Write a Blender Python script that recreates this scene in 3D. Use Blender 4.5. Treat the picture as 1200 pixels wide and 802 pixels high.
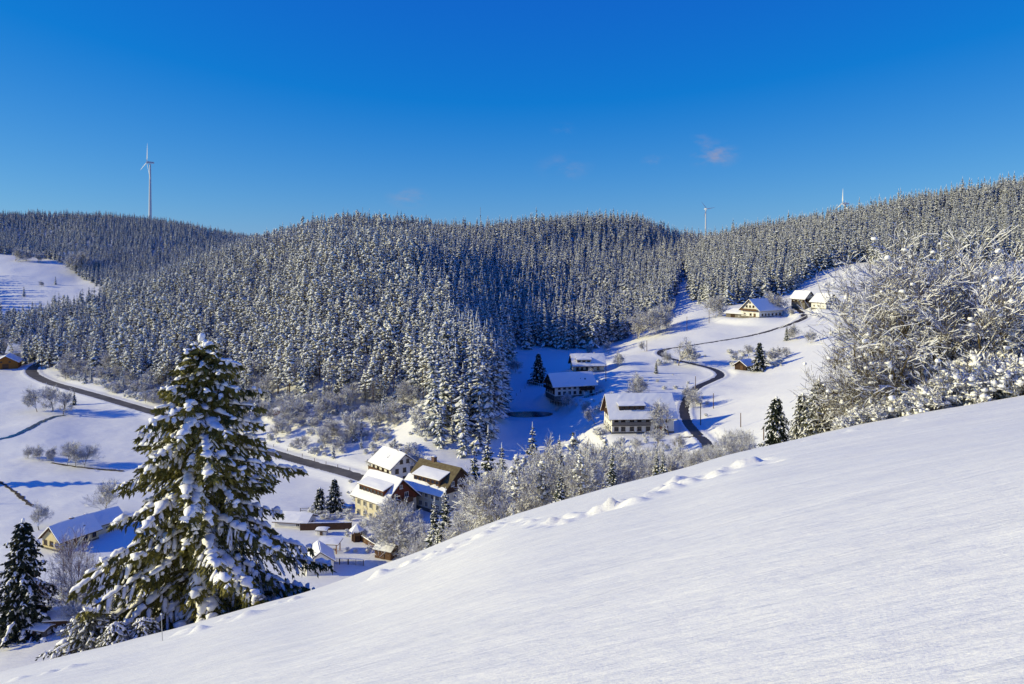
import bpy, math, random
import numpy as np
from mathutils import kdtree, Vector, Matrix

R_ = math.radians
scn = bpy.context.scene
for o in list(bpy.data.objects):
    bpy.data.objects.remove(o)
col = scn.collection

# ------------------------------------------------------------------ camera
F, HOR = 924.0, 300.0            # focal length in photo pixels, horizon row
cam_d = bpy.data.cameras.new('camera')
cam_d.sensor_width = 36.0
cam_d.lens = 36.0 * F / 1200.0
cam_d.shift_y = -(401.0 - HOR) / 1200.0
cam_d.clip_start = 0.1
cam_d.clip_end = 9000.0
cam = bpy.data.objects.new('camera', cam_d)
col.objects.link(cam)
cam.location = (0, 0, 0)
cam.rotation_euler = (R_(90), 0, 0)
scn.camera = cam

# ------------------------------------------------------------------ sun + sky
SUN_EL = R_(18.5)
SUN_DIR = Vector((-0.998, -0.06, 0)).normalized() * math.cos(SUN_EL)
SUN_DIR.z = math.sin(SUN_EL)                      # towards the sun
sun_d = bpy.data.lights.new('sun', 'SUN')
sun_d.energy = 5.0
sun_d.angle = R_(0.53)
sun_d.color = (1.0, 0.89, 0.49)
sun = bpy.data.objects.new('sun', sun_d)
col.objects.link(sun)
sun.rotation_euler = SUN_DIR.to_track_quat('Z', 'Y').to_euler()
sun.location = (-200, -60, 150)

w = bpy.data.worlds.new('World')
scn.world = w
w.use_nodes = True
nt = w.node_tree
nt.nodes.clear()
sky = nt.nodes.new('ShaderNodeTexSky')
sky.sky_type = 'NISHITA'
sky.sun_disc = False
sky.sun_elevation = SUN_EL
sky.sun_rotation = math.atan2(SUN_DIR.x, SUN_DIR.y)
sky.altitude = 900
sky.air_density = 1.0
sky.dust_density = 0.15
sky.ozone_density = 1.6
# deep, polarised winter blue: a grade of the physical sky, channel by channel
SKY_K = 0.085
tint = nt.nodes.new('ShaderNodeMixRGB'); tint.blend_type = 'MULTIPLY'; tint.inputs['Fac'].default_value = 1.0
tint.inputs['Color2'].default_value = (0.30, 0.88, 1.75, 1)
nt.links.new(sky.outputs[0], tint.inputs['Color1'])
spl = nt.nodes.new('ShaderNodeSeparateColor'); gm = nt.nodes.new('ShaderNodeCombineColor')
nt.links.new(tint.outputs[0], spl.inputs[0])
for ch, (mul, off) in enumerate(((1.75, -0.079 / SKY_K), (0.82, 0.0), (0.30, 0.41 / SKY_K))):
    ma = nt.nodes.new('ShaderNodeMath'); ma.operation = 'MULTIPLY_ADD'
    nt.links.new(spl.outputs[ch], ma.inputs[0]); ma.inputs[1].default_value = mul; ma.inputs[2].default_value = off
    mxx = nt.nodes.new('ShaderNodeMath'); mxx.operation = 'MAXIMUM'
    nt.links.new(ma.outputs[0], mxx.inputs[0]); mxx.inputs[1].default_value = 0.07 if ch == 0 else 0.0
    nt.links.new(mxx.outputs[0], gm.inputs[ch])
# a few thin pinkish wisps of cloud low over the ridge (by direction in the sky)
tc = nt.nodes.new('ShaderNodeTexCoord')
def cloud_dir(px, py):
    return Vector(((px - 600) / F, 1, (HOR - py) / F)).normalized()
nz = nt.nodes.new('ShaderNodeTexNoise')
nz.inputs['Scale'].default_value = 26.0
nz.inputs['Detail'].default_value = 6.0
nz.inputs['Roughness'].default_value = 0.62
mp = nt.nodes.new('ShaderNodeMapping')
mp.inputs['Scale'].default_value = (1.0, 1.0, 2.2)
nt.links.new(tc.outputs['Generated'], mp.inputs['Vector'])
nt.links.new(mp.outputs[0], nz.inputs['Vector'])
prev = None
for (px, py, rad, amp) in ((836, 181, 0.040, 1.0), (770, 190, 0.024, 0.55), (478, 232, 0.034, 0.6),
                           (662, 196, 0.045, 0.35), (660, 152, 0.022, 0.25), (820, 165, 0.02, 0.5)):
    d = cloud_dir(px, py)
    sub = nt.nodes.new('ShaderNodeVectorMath'); sub.operation = 'SUBTRACT'
    nt.links.new(tc.outputs['Generated'], sub.inputs[0]); sub.inputs[1].default_value = d
    sc = nt.nodes.new('ShaderNodeVectorMath'); sc.operation = 'MULTIPLY'
    nt.links.new(sub.outputs[0], sc.inputs[0]); sc.inputs[1].default_value = (1, 1, 1.9)
    ln = nt.nodes.new('ShaderNodeVectorMath'); ln.operation = 'LENGTH'
    nt.links.new(sc.outputs[0], ln.inputs[0])
    mr = nt.nodes.new('ShaderNodeMapRange'); mr.interpolation_type = 'SMOOTHSTEP'
    mr.inputs['From Min'].default_value = rad; mr.inputs['From Max'].default_value = 0.0
    mr.inputs['To Min'].default_value = 0.0; mr.inputs['To Max'].default_value = amp
    nt.links.new(ln.outputs['Value'], mr.inputs['Value'])
    if prev is None:
        prev = mr.outputs[0]
    else:
        ad = nt.nodes.new('ShaderNodeMath'); ad.operation = 'MAXIMUM'
        nt.links.new(prev, ad.inputs[0]); nt.links.new(mr.outputs[0], ad.inputs[1])
        prev = ad.outputs[0]
cr = nt.nodes.new('ShaderNodeMapRange'); cr.interpolation_type = 'SMOOTHSTEP'
cr.inputs['From Min'].default_value = 0.40; cr.inputs['From Max'].default_value = 0.75
nt.links.new(nz.outputs['Fac'], cr.inputs['Value'])
ml = nt.nodes.new('ShaderNodeMath'); ml.operation = 'MULTIPLY'
nt.links.new(cr.outputs[0], ml.inputs[0]); nt.links.new(prev, ml.inputs[1])
ml2 = nt.nodes.new('ShaderNodeMath'); ml2.operation = 'MULTIPLY'
nt.links.new(ml.outputs[0], ml2.inputs[0]); ml2.inputs[1].default_value = 0.75
mx = nt.nodes.new('ShaderNodeMixRGB')
nt.links.new(ml2.outputs[0], mx.inputs['Fac'])
nt.links.new(gm.outputs[0], mx.inputs['Color1'])
mx.inputs['Color2'].default_value = (4.2, 3.9, 4.9, 1)
bg = nt.nodes.new('ShaderNodeBackground')
bg.inputs['Strength'].default_value = SKY_K
nt.links.new(mx.outputs[0], bg.inputs['Color'])
ow = nt.nodes.new('ShaderNodeOutputWorld')
nt.links.new(bg.outputs[0], ow.inputs[0])

scn.view_settings.view_transform = 'Standard'
scn.view_settings.look = 'None'
scn.view_settings.exposure = 0.07
scn.view_settings.gamma = 1.0
scn.view_settings.use_curve_mapping = False
scn.render.engine = 'CYCLES'
scn.cycles.max_bounces = 6
scn.cycles.diffuse_bounces = 4
scn.cycles.transparent_max_bounces = 8

# ------------------------------------------------------------------ materials
def mat(name, base, rough=0.8, spec=0.3, noise=None, bump=None, coords='Object', metallic=0.0):
    """noise = (scale, colour2, lo, hi); bump = (scale, strength, distance)"""
    m = bpy.data.materials.new(name)
    m.use_nodes = True
    t = m.node_tree
    b = t.nodes['Principled BSDF']
    b.inputs['Base Color'].default_value = (*base, 1)
    b.inputs['Roughness'].default_value = rough
    b.inputs['Specular IOR Level'].default_value = spec
    b.inputs['Metallic'].default_value = metallic
    tcn = t.nodes.new('ShaderNodeTexCoord')
    if noise:
        n = t.nodes.new('ShaderNodeTexNoise')
        n.inputs['Scale'].default_value = noise[0]
        n.inputs['Detail'].default_value = 5
        t.links.new(tcn.outputs[coords], n.inputs['Vector'])
        r = t.nodes.new('ShaderNodeMapRange')
        r.inputs['From Min'].default_value = noise[2]
        r.inputs['From Max'].default_value = noise[3]
        t.links.new(n.outputs['Fac'], r.inputs['Value'])
        x = t.nodes.new('ShaderNodeMixRGB')
        x.inputs['Color1'].default_value = (*base, 1)
        x.inputs['Color2'].default_value = (*noise[1], 1)
        t.links.new(r.outputs[0], x.inputs['Fac'])
        t.links.new(x.outputs[0], b.inputs['Base Color'])
    if bump:
        n = t.nodes.new('ShaderNodeTexNoise')
        n.inputs['Scale'].default_value = bump[0]
        n.inputs['Detail'].default_value = 6
        t.links.new(tcn.outputs[coords], n.inputs['Vector'])
        bp = t.nodes.new('ShaderNodeBump')
        bp.inputs['Strength'].default_value = bump[1]
        bp.inputs['Distance'].default_value = bump[2]
        t.links.new(n.outputs['Fac'], bp.inputs['Height'])
        t.links.new(bp.outputs[0], b.inputs['Normal'])
    return m

M = {}
M['snow_lump'] = mat('snow_lump', (0.87, 0.87, 0.87), 0.65, 0.25, bump=(9, 0.35, 0.05))
M['snow_far'] = mat('snow_far', (0.85, 0.85, 0.83), 0.8, 0.1)
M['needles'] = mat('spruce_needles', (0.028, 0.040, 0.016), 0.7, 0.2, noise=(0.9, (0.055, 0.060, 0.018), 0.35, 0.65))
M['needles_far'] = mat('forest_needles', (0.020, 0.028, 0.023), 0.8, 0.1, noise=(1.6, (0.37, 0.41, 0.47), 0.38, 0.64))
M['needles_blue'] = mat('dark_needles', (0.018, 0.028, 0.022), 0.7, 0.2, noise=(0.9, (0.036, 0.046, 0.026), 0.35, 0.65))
M['pine'] = mat('pine_needles', (0.050, 0.055, 0.022), 0.8, 0.1, noise=(1.4, (0.33, 0.33, 0.31), 0.40, 0.66))
M['bark'] = mat('bark', (0.085, 0.062, 0.045), 0.9, 0.1, noise=(4, (0.16, 0.125, 0.095), 0.35, 0.65))
M['pine_bark'] = mat('pine_bark', (0.16, 0.095, 0.060), 0.9, 0.1, noise=(2, (0.10, 0.07, 0.05), 0.4, 0.6))
M['twig'] = mat('twig', (0.13, 0.10, 0.060), 0.9, 0.1)
M['twig_far'] = mat('twig_far', (0.165, 0.135, 0.105), 0.9, 0.1)
M['twig_red'] = mat('twig_red', (0.20, 0.12, 0.095), 0.9, 0.1)
# ------------------------------------------------------------------ terrain function
def pchip(x, y, xq):
    """monotone cubic; x (n,), y (n,) or (n,m); xq (q,) -> (q,) or (q,m)"""
    x = np.asarray(x, float); y = np.asarray(y, float)
    one = y.ndim == 1
    if one: y = y[:, None]
    h = np.diff(x)[:, None]; dl = np.diff(y, axis=0) / h
    d = np.zeros_like(y)
    if len(x) > 2:
        w1 = 2 * h[1:] + h[:-1]; w2 = h[1:] + 2 * h[:-1]
        same = (dl[:-1] * dl[1:]) > 0
        with np.errstate(divide='ignore', invalid='ignore'):
            hm = (w1 + w2) / (w1 / dl[:-1] + w2 / dl[1:])
        d[1:-1] = np.where(same, hm, 0)
    d[0] = dl[0]; d[-1] = dl[-1]
    i = np.clip(np.searchsorted(x, xq) - 1, 0, len(x) - 2)
    hh = h[i]; t = ((np.asarray(xq) - x[i])[:, None]) / hh
    t = np.clip(t, 0, 1)
    r = ((1 + 2 * t) * (1 - t) ** 2) * y[i] + t * (1 - t) ** 2 * hh * d[i] + t * t * (3 - 2 * t) * y[i + 1] + t * t * (t - 1) * hh * d[i + 1]
    return r[:, 0] if one else r

# row of the near slope's brow in the photo
BROW = np.array([(-600, 890), (-200, 846), (0, 788), (90, 766), (190, 741), (300, 709), (380, 688), (480, 652), (600, 604), (700, 576),
        (800, 550), (870, 530), (950, 511), (1000, 500), (1100, 481), (1200, 463), (1400, 430), (1800, 370)], float)
HC, YC = 1.7, 36.0
def brow_slope(u):
    px = 600 + np.asarray(u) * F
    return (HOR - pchip(BROW[:, 0], BROW[:, 1], np.clip(px.ravel(), -600, 1800)).reshape(px.shape)) / F
def near_z(u, Y):
    e = brow_slope(u)
    return -HC + (e + 2 * HC / YC) * Y - HC * Y * Y / YC ** 2

COLS = {
 -600: [(130,880),(260,560),(500,430),(800,400),(1200,330),(1700,270),(3000,285)],
 -200: [(140,800),(240,590),(460,425),(700,390),(900,330),(1300,268),(1700,275),(3000,285)],
 0: [(150,735),(215,602),(330,490),(440,432),(520,400),(640,395),(700,372),(800,345),(950,303),(1150,280),(1300,257),(1500,270),(3000,290)],
 50: [(150,732),(215,602),(340,482),(420,440),(520,398),(580,380),(660,385),(800,345),(950,308),(1150,282),(1300,257),(1500,270),(3000,290)],
 100: [(150,730),(215,602),(320,500),(380,455),(440,425),(530,390),(610,362),(700,366),(850,335),(1000,300),(1300,259),(1500,272),(3000,290)],
 200: [(155,720),(215,602),(300,515),(335,488),(370,460),(430,418),(520,372),(640,334),(730,338),(900,322),(1300,268),(1500,275),(3000,290)],
 300: [(160,715),(210,608),(270,540),(285,525),(330,478),(400,425),(480,370),(560,328),(640,298),(740,297),(1000,300),(1400,285),(3000,290)],
 400: [(168,690),(185,640),(215,600),(250,556),(290,503),(330,452),(370,408),(420,362),(480,325),(540,302),(610,288),(670,291),(770,267),(900,276),(3000,290)],
 450: [(160,675),(190,632),(215,598),(245,556),(290,502),(335,446),(380,398),(430,355),(490,322),(550,302),(620,288),(680,290),(780,269),(900,277),(3000,290)],
 500: [(150,662),(190,620),(215,590),(240,552),(257,522),(278,488),(310,445),(345,410),(390,375),(450,350),(520,318),(580,300),(640,288),(700,289),(790,272),(950,282),(3000,290)],
 560: [(140,634),(180,632),(215,588),(238,558),(253,530),(270,502),(300,460),(350,428),(410,398),(480,357),(560,320),(650,298),(750,277),(950,288),(3000,290)],
 600: [(140,620),(200,600),(240,550),(275,515),(320,482),(370,440),(430,408),(500,367),(580,327),(670,301),(780,275),(950,290),(3000,290)],
 650: [(140,603),(210,575),(255,530),(310,480),(340,452),(380,428),(425,412),(510,370),(600,328),(700,300),(800,270),(1000,286),(3000,290)],
 700: [(140,590),(210,565),(250,520),(300,470),(350,432),(425,411),(520,370),(620,327),(720,298),(830,266),(1000,284),(3000,290)],
 750: [(140,573),(210,545),(250,508),(300,463),(360,422),(430,396),(475,384),(560,352),(640,328),(740,299),(870,266),(1100,284),(3000,290)],
 800: [(140,557),(200,545),(235,522),(260,500),(300,462),(350,427),(400,397),(450,373),(520,352),(600,332),(700,311),(850,293),(1000,281),(1300,300),(3000,300)],
 850: [(130,542),(180,538),(220,522),(260,488),(300,458),(340,432),(380,402),(440,370),(500,350),(600,318),(700,296),(800,289),(1000,300),(3000,300)],
 900: [(120,527),(180,518),(240,488),(300,448),(350,415),(390,390),(440,362),(485,349),(560,318),(660,292),(760,279),(1000,295),(3000,300)],
 1000: [(120,496),(180,480),(250,442),(300,415),(350,388),(400,362),(440,340),(490,322),(580,290),(720,264),(1000,280),(3000,300)],
 1100: [(120,480),(180,455),(250,420),(320,385),(400,350),(480,318),(580,281),(700,245),(1000,265),(3000,300)],
 1200: [(120,466),(180,435),(250,400),(320,370),(400,340),(480,305),(580,266),(700,229),(1000,255),(3000,300)],
 1400: [(120,440),(200,400),(300,360),(400,320),(500,280),(600,240),(700,210),(1000,230),(3000,300)],
 1800: [(120,405),(200,365),(300,310),(400,270),(500,230),(700,170),(1000,190),(3000,290)],
}
LY = np.concatenate([np.log(np.linspace(3, 60, 58))[:-1], np.log(np.geomspace(60, 3000, 460))])
YG = np.exp(LY)
PXK = np.array(sorted(COLS), float)
prof = []
for px in PXK:
    u = (px - 600) / F
    yn = np.linspace(3, 58, 24)
    zn = near_z(np.full_like(yn, u), yn)
    pts = COLS[int(px)]
    yy = np.concatenate([yn, [p[0] for p in pts]])
    zz = np.concatenate([zn, [(HOR - p[1]) / F * p[0] for p in pts]])
    prof.append(pchip(np.log(yy), zz, LY))
prof = np.array(prof)
UPX = np.arange(-600, 1801, 6.0)
TAB = pchip(PXK, prof, UPX)                       # (col, row)
TAB[:, :] = TAB
def blur(a, k, axis):
    for _ in range(k):
        p = np.pad(a, [(1, 1) if i == axis else (0, 0) for i in range(2)], mode='edge')
        a = (np.take(p, range(0, a.shape[axis]), axis) + 2 * np.take(p, range(1, a.shape[axis] + 1), axis) + np.take(p, range(2, a.shape[axis] + 2), axis)) / 4
    return a
TAB = blur(TAB, 14, 0)
YN = np.where(YG < 62)[0]
TAB[:, YN] = np.array([near_z((UPX - 600) / F, np.full(UPX.shape, YG[r])) for r in YN]).T
TAB[:, YN[-1] - 2:] = blur(TAB[:, YN[-1] - 2:], 3, 1)

rng0 = np.random.default_rng(11)
NT = rng0.random((257, 257))
def vnoise(x, y):
    xi = np.floor(x).astype(int); yi = np.floor(y).astype(int)
    fx = x - xi; fy = y - yi
    fx = fx * fx * (3 - 2 * fx); fy = fy * fy * (3 - 2 * fy)
    a = NT[xi % 257, yi % 257]; b = NT[(xi + 1) % 257, yi % 257]
    c = NT[xi % 257, (yi + 1) % 257]; d = NT[(xi + 1) % 257, (yi + 1) % 257]
    return (a * (1 - fx) + b * fx) * (1 - fy) + (c * (1 - fx) + d * fx) * fy - 0.5
def sstep(a, b, x):
    t = np.clip((x - a) / (b - a), 0, 1)
    return t * t * (3 - 2 * t)
E0 = float(brow_slope(np.array([0.0]))[0]); E1 = 0.285
def zbase(X, Y):
    X = np.asarray(X, float); Y = np.asarray(Y, float)
    Yc = np.clip(Y, 3, 2990)
    u = np.clip(X / Yc, -1.29, 1.29)
    ci = (600 + u * F + 600) / 6.0
    c0 = np.clip(np.floor(ci).astype(int), 0, TAB.shape[0] - 2); fc = np.clip(ci - c0, 0, 1)
    ri = np.interp(np.log(Yc), LY, np.arange(len(LY)))
    r0 = np.clip(np.floor(ri).astype(int), 0, len(LY) - 2); fr = ri - r0
    z = (TAB[c0, r0] * (1 - fc) + TAB[c0 + 1, r0] * fc) * (1 - fr) + (TAB[c0, r0 + 1] * (1 - fc) + TAB[c0 + 1, r0 + 1] * fc) * fr
    pl = -HC + (E0 + 2 * HC / YC) * Y + E1 * X - HC * np.abs(Y) * Y / YC ** 2
    k = sstep(5, 16, Y)
    z = pl * (1 - k) + z * k
    far = sstep(60, 300, Y)
    z = z + vnoise(X / 60 + 7, Y / 60) * 3.0 * sstep(330, 520, Y) + vnoise(X / 23, Y / 23 + 3) * 1.2 * far + vnoise(X / 9, Y / 9) * 0.5 * far * 0.7
    z = z + (vnoise(X / 6.0 + 31, Y / 6.0) * 0.16 + vnoise(X / 2.1, Y / 2.1) * 0.075) * sstep(4, 20, Y)
    return z

YR = np.geomspace(4, 2900, 5000)
def hit(px, py, ymin=70.0):
    """first point of the terrain seen at a photo pixel, at least ymin metres away"""
    e = (HOR - py) / F; u = (px - 600) / F
    yy = YR[YR > ymin]
    g = zbase(u * yy, yy) - e * yy
    k = np.where(g >= 0)[0]
    i = k[0] if len(k) else len(yy) - 1
    Y = yy[i]
    return Vector((u * Y, Y, float(zbase(np.array([u * Y]), np.array([Y]))[0])))

# roads: photo traces dropped on the terrain, then the terrain is levelled along them
def chaikin(p, n=3):
    for _ in range(n):
        q = [p[0]]
        for a, b in zip(p[:-1], p[1:]):
            q += [a * 0.75 + b * 0.25, a * 0.25 + b * 0.75]
        q.append(p[-1]); p = q
    return p
ROADS = {}
def road_path(name, pts, width, ymin=100, lift=0.0):
    p = [hit(x, y, ymin) for x, y in pts]
    p = np.array([tuple(v) for v in chaikin(p, 3)])
    seg = np.r_[0, np.cumsum(np.linalg.norm(np.diff(p[:, :2], axis=0), axis=1))]
    n = max(8, int(seg[-1] / 1.5))
    s = np.linspace(0, seg[-1], n)
    q = np.stack([np.interp(s, seg, p[:, i]) for i in range(3)], 1)
    z = zbase(q[:, 0], q[:, 1])
    for _ in range(60):
        z = np.r_[z[0], (z[:-2] + 2 * z[1:-1] + z[2:]) / 4, z[-1]]
    q[:, 2] = z + lift
    ROADS[name] = (q, width)
road_path('main_road', [(-60, 402), (20, 411), (46, 413), (57, 417), (52, 424), (38, 431), (36, 438), (50, 446), (80, 456), (140, 472), (200, 489), (260, 510), (320, 531), (360, 543), (400, 553), (440, 566), (480, 583)], 5.6)
road_path('hill_lane', [(850, 548), (835, 524), (815, 508), (804, 494), (800, 478), (812, 456), (835, 446), (847, 440), (838, 433), (812, 427), (785, 421), (772, 416), (776, 410), (800, 407), (850, 399), (905, 388), (945, 374), (940, 366), (930, 361)], 3.4)
road_path('farm_track', [(800, 513), (812, 513), (822, 511)], 2.5)
rp_all = np.concatenate([np.c_[q, np.full(len(q), wd)] for q, wd in ROADS.values()])
KD = kdtree.KDTree(len(rp_all))
for i, p in enumerate(rp_all):
    KD.insert((p[0], p[1], 0), i)
KD.balance()
TRAIL = ((440, 673), (478, 659), (520, 645), (560, 629), (600, 611), (650, 612), (690, 603), (752, 585), (800, 566), (860, 550), (905, 538))
PADS = []                                          # levelled building plots: (x, y, radius, z)
BUMPS = []                                         # snow hummocks on the near slope: (x, y, radius, height)
rb = random.Random(5)
for (px, py, rad, h) in ((503, 652, 0.8, .22), (478, 660, .5, .12), (590, 611, .4, .12), (598, 609, .3, .1), (612, 605, .5, .12), (690, 603, 1.0, .26), (705, 599, .8, .2), (668, 610, .6, .14),
        (752, 585, .7, .22), (760, 583, .6, .18), (738, 589, .4, .1), (780, 571, .7, .2), (792, 567, .9, .24), (803, 563, .7, .2), (875, 546, .5, .16), (860, 549, .3, .1), (900, 540, .4, .1),
        (348, 702, .8, .2), (330, 706, .5, .15), (290, 722, 1.0, .22), (262, 726, .6, .15), (215, 742, 1.0, .25), (238, 738, .8, .22), (75, 785, 1.0, .2), (20, 797, .8, .15), (950, 516, .5, .15), (1000, 505, .6, .15), (1060, 494, .6, .15), (720, 594, .3, .1), (655, 612, .3, .1), (640, 614, .3, .1), (820, 559, .35, .1), (830, 556, .35, .1), (845, 552, .3, .1), (560, 630, .3, .1), (545, 638, .3, .1), (530, 643, .35, .1)):
    v = hit(px, py, 8)
    h = min(h, .10 + h * .3); rad *= .75
    for _ in range(3):
        BUMPS.append((v.x + rb.uniform(-.5, .5) * rad, v.y + rb.uniform(-.5, .5) * rad, rad * rb.uniform(.45, .9), h * rb.uniform(.3, .6)))
for i in range(len(TRAIL) - 1):
    for k in range(9):
        f = (k + rb.random()) / 9
        v = hit(TRAIL[i][0] * (1 - f) + TRAIL[i + 1][0] * f, TRAIL[i][1] * (1 - f) + TRAIL[i + 1][1] * f + rb.uniform(-3, 4), 8)
        BUMPS.append((v.x, v.y, rb.uniform(.3, .6), rb.choice((-.12, -.10, .08, .12, .16))))
def zfun(X, Y):
    X = np.atleast_1d(np.asarray(X, float)); Y = np.atleast_1d(np.asarray(Y, float))
    z = zbase(X, Y)
    for (x, y, r, zz) in PADS:
        d = np.hypot(X - x, Y - y)
        k = 1 - sstep(r, r * 1.7 + 2, d)
        z = z * (1 - k) + zz * k
    sel = np.where((Y > rp_all[:, 1].min() - 20) & (Y < rp_all[:, 1].max() + 20) & (X > rp_all[:, 0].min() - 20) & (X < rp_all[:, 0].max() + 20))[0]
    for i in sel:
        c, j, d = KD.find((X[i], Y[i], 0))
        hw = rp_all[j, 3] / 2 + 0.4
        if d < hw + 5:
            t = min(max((d - hw) / 5.0, 0), 1)
            k = 1 - t * t * (3 - 2 * t)
            bank = 0.35 * math.exp(-((d - hw - 0.5) / 0.6) ** 2)        # ploughed snow bank
            z[i] = z[i] * (1 - k) + (rp_all[j, 2] - 0.02) * k + bank
    near = np.where((Y > 5) & (Y < 70))[0]
    if len(near):
        for (x, y, r, h) in BUMPS:
            d2 = (X[near] - x) ** 2 + (Y[near] - y) ** 2
            z[near] += 0.8 * h * np.exp(-(d2 / (r * 0.45) ** 2) ** 1.5)
    return z
def gz(x, y):
    return float(zfun([x], [y])[0])
# ------------------------------------------------------------------ mesh helpers
class MB:
    """collects vertices and faces, links them as ONE mesh object"""
    def __init__(s):
        s.v = []; s.f = []; s.m = []; s.n = 0
    def add(s, verts, faces, mi=0):
        s.v.append(np.asarray(verts, float).reshape(-1, 3))
        s.f += [tuple(i + s.n for i in f) for f in faces]
        s.m += [mi] * len(faces)
        s.n += len(s.v[-1])
    def addq(s, verts, quads, mi):
        """verts (n,3), quads (k,4) or (k,3) arrays, mi int or array"""
        q = np.asarray(quads) + s.n
        s.v.append(np.asarray(verts, float)); s.f += q.tolist()
        s.m += list(np.broadcast_to(mi, len(q)))
        s.n += len(verts)
    def box(s, x0, x1, y0, y1, z0, z1, mi=0):
        v = [(x0,y0,z0),(x1,y0,z0),(x1,y1,z0),(x0,y1,z0),(x0,y0,z1),(x1,y0,z1),(x1,y1,z1),(x0,y1,z1)]
        s.add(v, [(0,3,2,1),(4,5,6,7),(0,1,5,4),(1,2,6,5),(2,3,7,6),(3,0,4,7)], mi)
    def tube(s, pts, rad, n=6, mi=0, cap=True):
        pts = [Vector(p) for p in pts]
        rad = rad if hasattr(rad, '__len__') else [rad] * len(pts)
        vs = []
        for i, p in enumerate(pts):
            d = (pts[min(i + 1, len(pts) - 1)] - pts[max(i - 1, 0)]).normalized()
            a = d.orthogonal().normalized() if i == 0 else (a - d * a.dot(d)).normalized()
            b = d.cross(a)
            for k in range(n):
                t = 2 * math.pi * k / n
                vs.append(p + (a * math.cos(t) + b * math.sin(t)) * rad[i])
        fs = [(i*n+k, i*n+(k+1)%n, (i+1)*n+(k+1)%n, (i+1)*n+k) for i in range(len(pts)-1) for k in range(n)]
        if cap:
            fs += [tuple(range(n))[::-1], tuple(range((len(pts)-1)*n, len(pts)*n))]
        s.add(vs, fs, mi)
    def slab(s, A, B, C, D, th, nx=1, ny=1, noise=0.0, mi=0, seed=0, up=None):
        """a slab standing on the quad A B C D, th thick, with a lumpy top"""
        A, B, C, D = map(Vector, (A, B, C, D))
        nrm = up or (B - A).cross(D - A).normalized()
        rr = random.Random(seed)
        top = []; bot = []
        for j in range(ny + 1):
            for i in range(nx + 1):
                a = i / nx; b = j / ny
                p = (A * (1 - a) + B * a) * (1 - b) + (D * (1 - a) + C * a) * b
                e = min(1, 0.55 + 0.45 * min(1, 3 * min(a, 1 - a, b, 1 - b))) if nx > 2 and ny > 2 else 1
                bot.append(p); top.append(p + nrm * th * e * (1 + rr.uniform(-noise, noise)))
        n1 = nx + 1; N = len(bot)
        fs = []
        for j in range(ny):
            for i in range(nx):
                k = j * n1 + i
                fs.append((k + N, k + 1 + N, k + n1 + 1 + N, k + n1 + N))
                fs.append((k, k + n1, k + n1 + 1, k + 1))
        for i in range(nx):
            fs.append((i, i + 1, i + 1 + N, i + N))
            k = ny * n1 + i
            fs.append((k + 1, k, k + N, k + 1 + N))
        for j in range(ny):
            k = j * n1
            fs.append((k + n1, k, k + N, k + n1 + N))
            k = j * n1 + nx
            fs.append((k, k + n1, k + n1 + N, k + N))
        s.add(bot + top, fs, mi)
    def lump(s, c, rx, ry, rz, seed=0, mi=0, rough=0.22, n=7, m=5):
        rr = random.Random(seed)
        vs = [(c[0], c[1], c[2] - rz)]
        for j in range(1, m):
            t = math.pi * j / m - math.pi / 2
            for i in range(n):
                a = 2 * math.pi * (i + 0.5 * (j % 2)) / n
                k = 1 + rr.uniform(-rough, rough)
                vs.append((c[0] + rx * k * math.cos(t) * math.cos(a), c[1] + ry * k * math.cos(t) * math.sin(a), c[2] + rz * k * math.sin(t)))
        vs.append((c[0], c[1], c[2] + rz))
        fs = [(0, 1 + (i + 1) % n, 1 + i) for i in range(n)]
        for j in range(m - 2):
            for i in range(n):
                a = 1 + j * n + i; b = 1 + j * n + (i + 1) % n
                fs.append((a, b, b + n, a + n))
        L = len(vs) - 1
        fs += [(L, L - n + i, L - n + (i + 1) % n) for i in range(n)]
        s.add(vs, fs, mi)
    def mesh(s, name, mats, smooth=False):
        me = bpy.data.meshes.new(name)
        V = np.concatenate(s.v)
        if s.f and len(s.f) > 2000:
            ln = np.array([len(f) for f in s.f], np.int32)
            me.vertices.add(len(V)); me.vertices.foreach_set('co', V.astype(np.float32).ravel())
            lp = np.fromiter((i for f in s.f for i in f), np.int32, int(ln.sum()))
            me.loops.add(len(lp)); me.loops.foreach_set('vertex_index', lp)
            me.polygons.add(len(ln))
            me.polygons.foreach_set('loop_start', np.r_[0, np.cumsum(ln)[:-1]].astype(np.int32))
            me.polygons.foreach_set('loop_total', ln)
            me.update(calc_edges=True)
        else:
            me.from_pydata([tuple(p) for p in V], [], s.f)
        for m in (mats if isinstance(mats, (list, tuple)) else [mats]):
            me.materials.append(M[m] if isinstance(m, str) else m)
        if len(me.materials) > 1:
            me.polygons.foreach_set('material_index', np.array(s.m, np.int32))
        if smooth:
            me.polygons.foreach_set('use_smooth', np.ones(len(s.f), bool))
        me.update()
        return me
    def build(s, name, mats, parent=None, smooth=False):
        o = bpy.data.objects.new(name, s.mesh(name, mats, smooth))
        col.objects.link(o)
        if parent is not None: o.parent = parent
        return o

def tag(o, label=None, cat=None, group=None, kind=None):
    if label: o['label'] = label
    if cat: o['category'] = cat
    if group: o['group'] = group
    if kind: o['kind'] = kind
    return o
def empty(name, loc=(0, 0, 0), rz=0.0, label=None, cat=None, group=None):
    o = bpy.data.objects.new(name, None)
    o.empty_display_size = 0.5
    col.objects.link(o)
    o.location = loc; o.rotation_euler = (0, 0, rz)
    return tag(o, label, cat, group)
def obj_of(name, me, parent=None):
    o = bpy.data.objects.new(name, me); col.objects.link(o)
    if parent is not None: o.parent = parent
    return o
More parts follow.
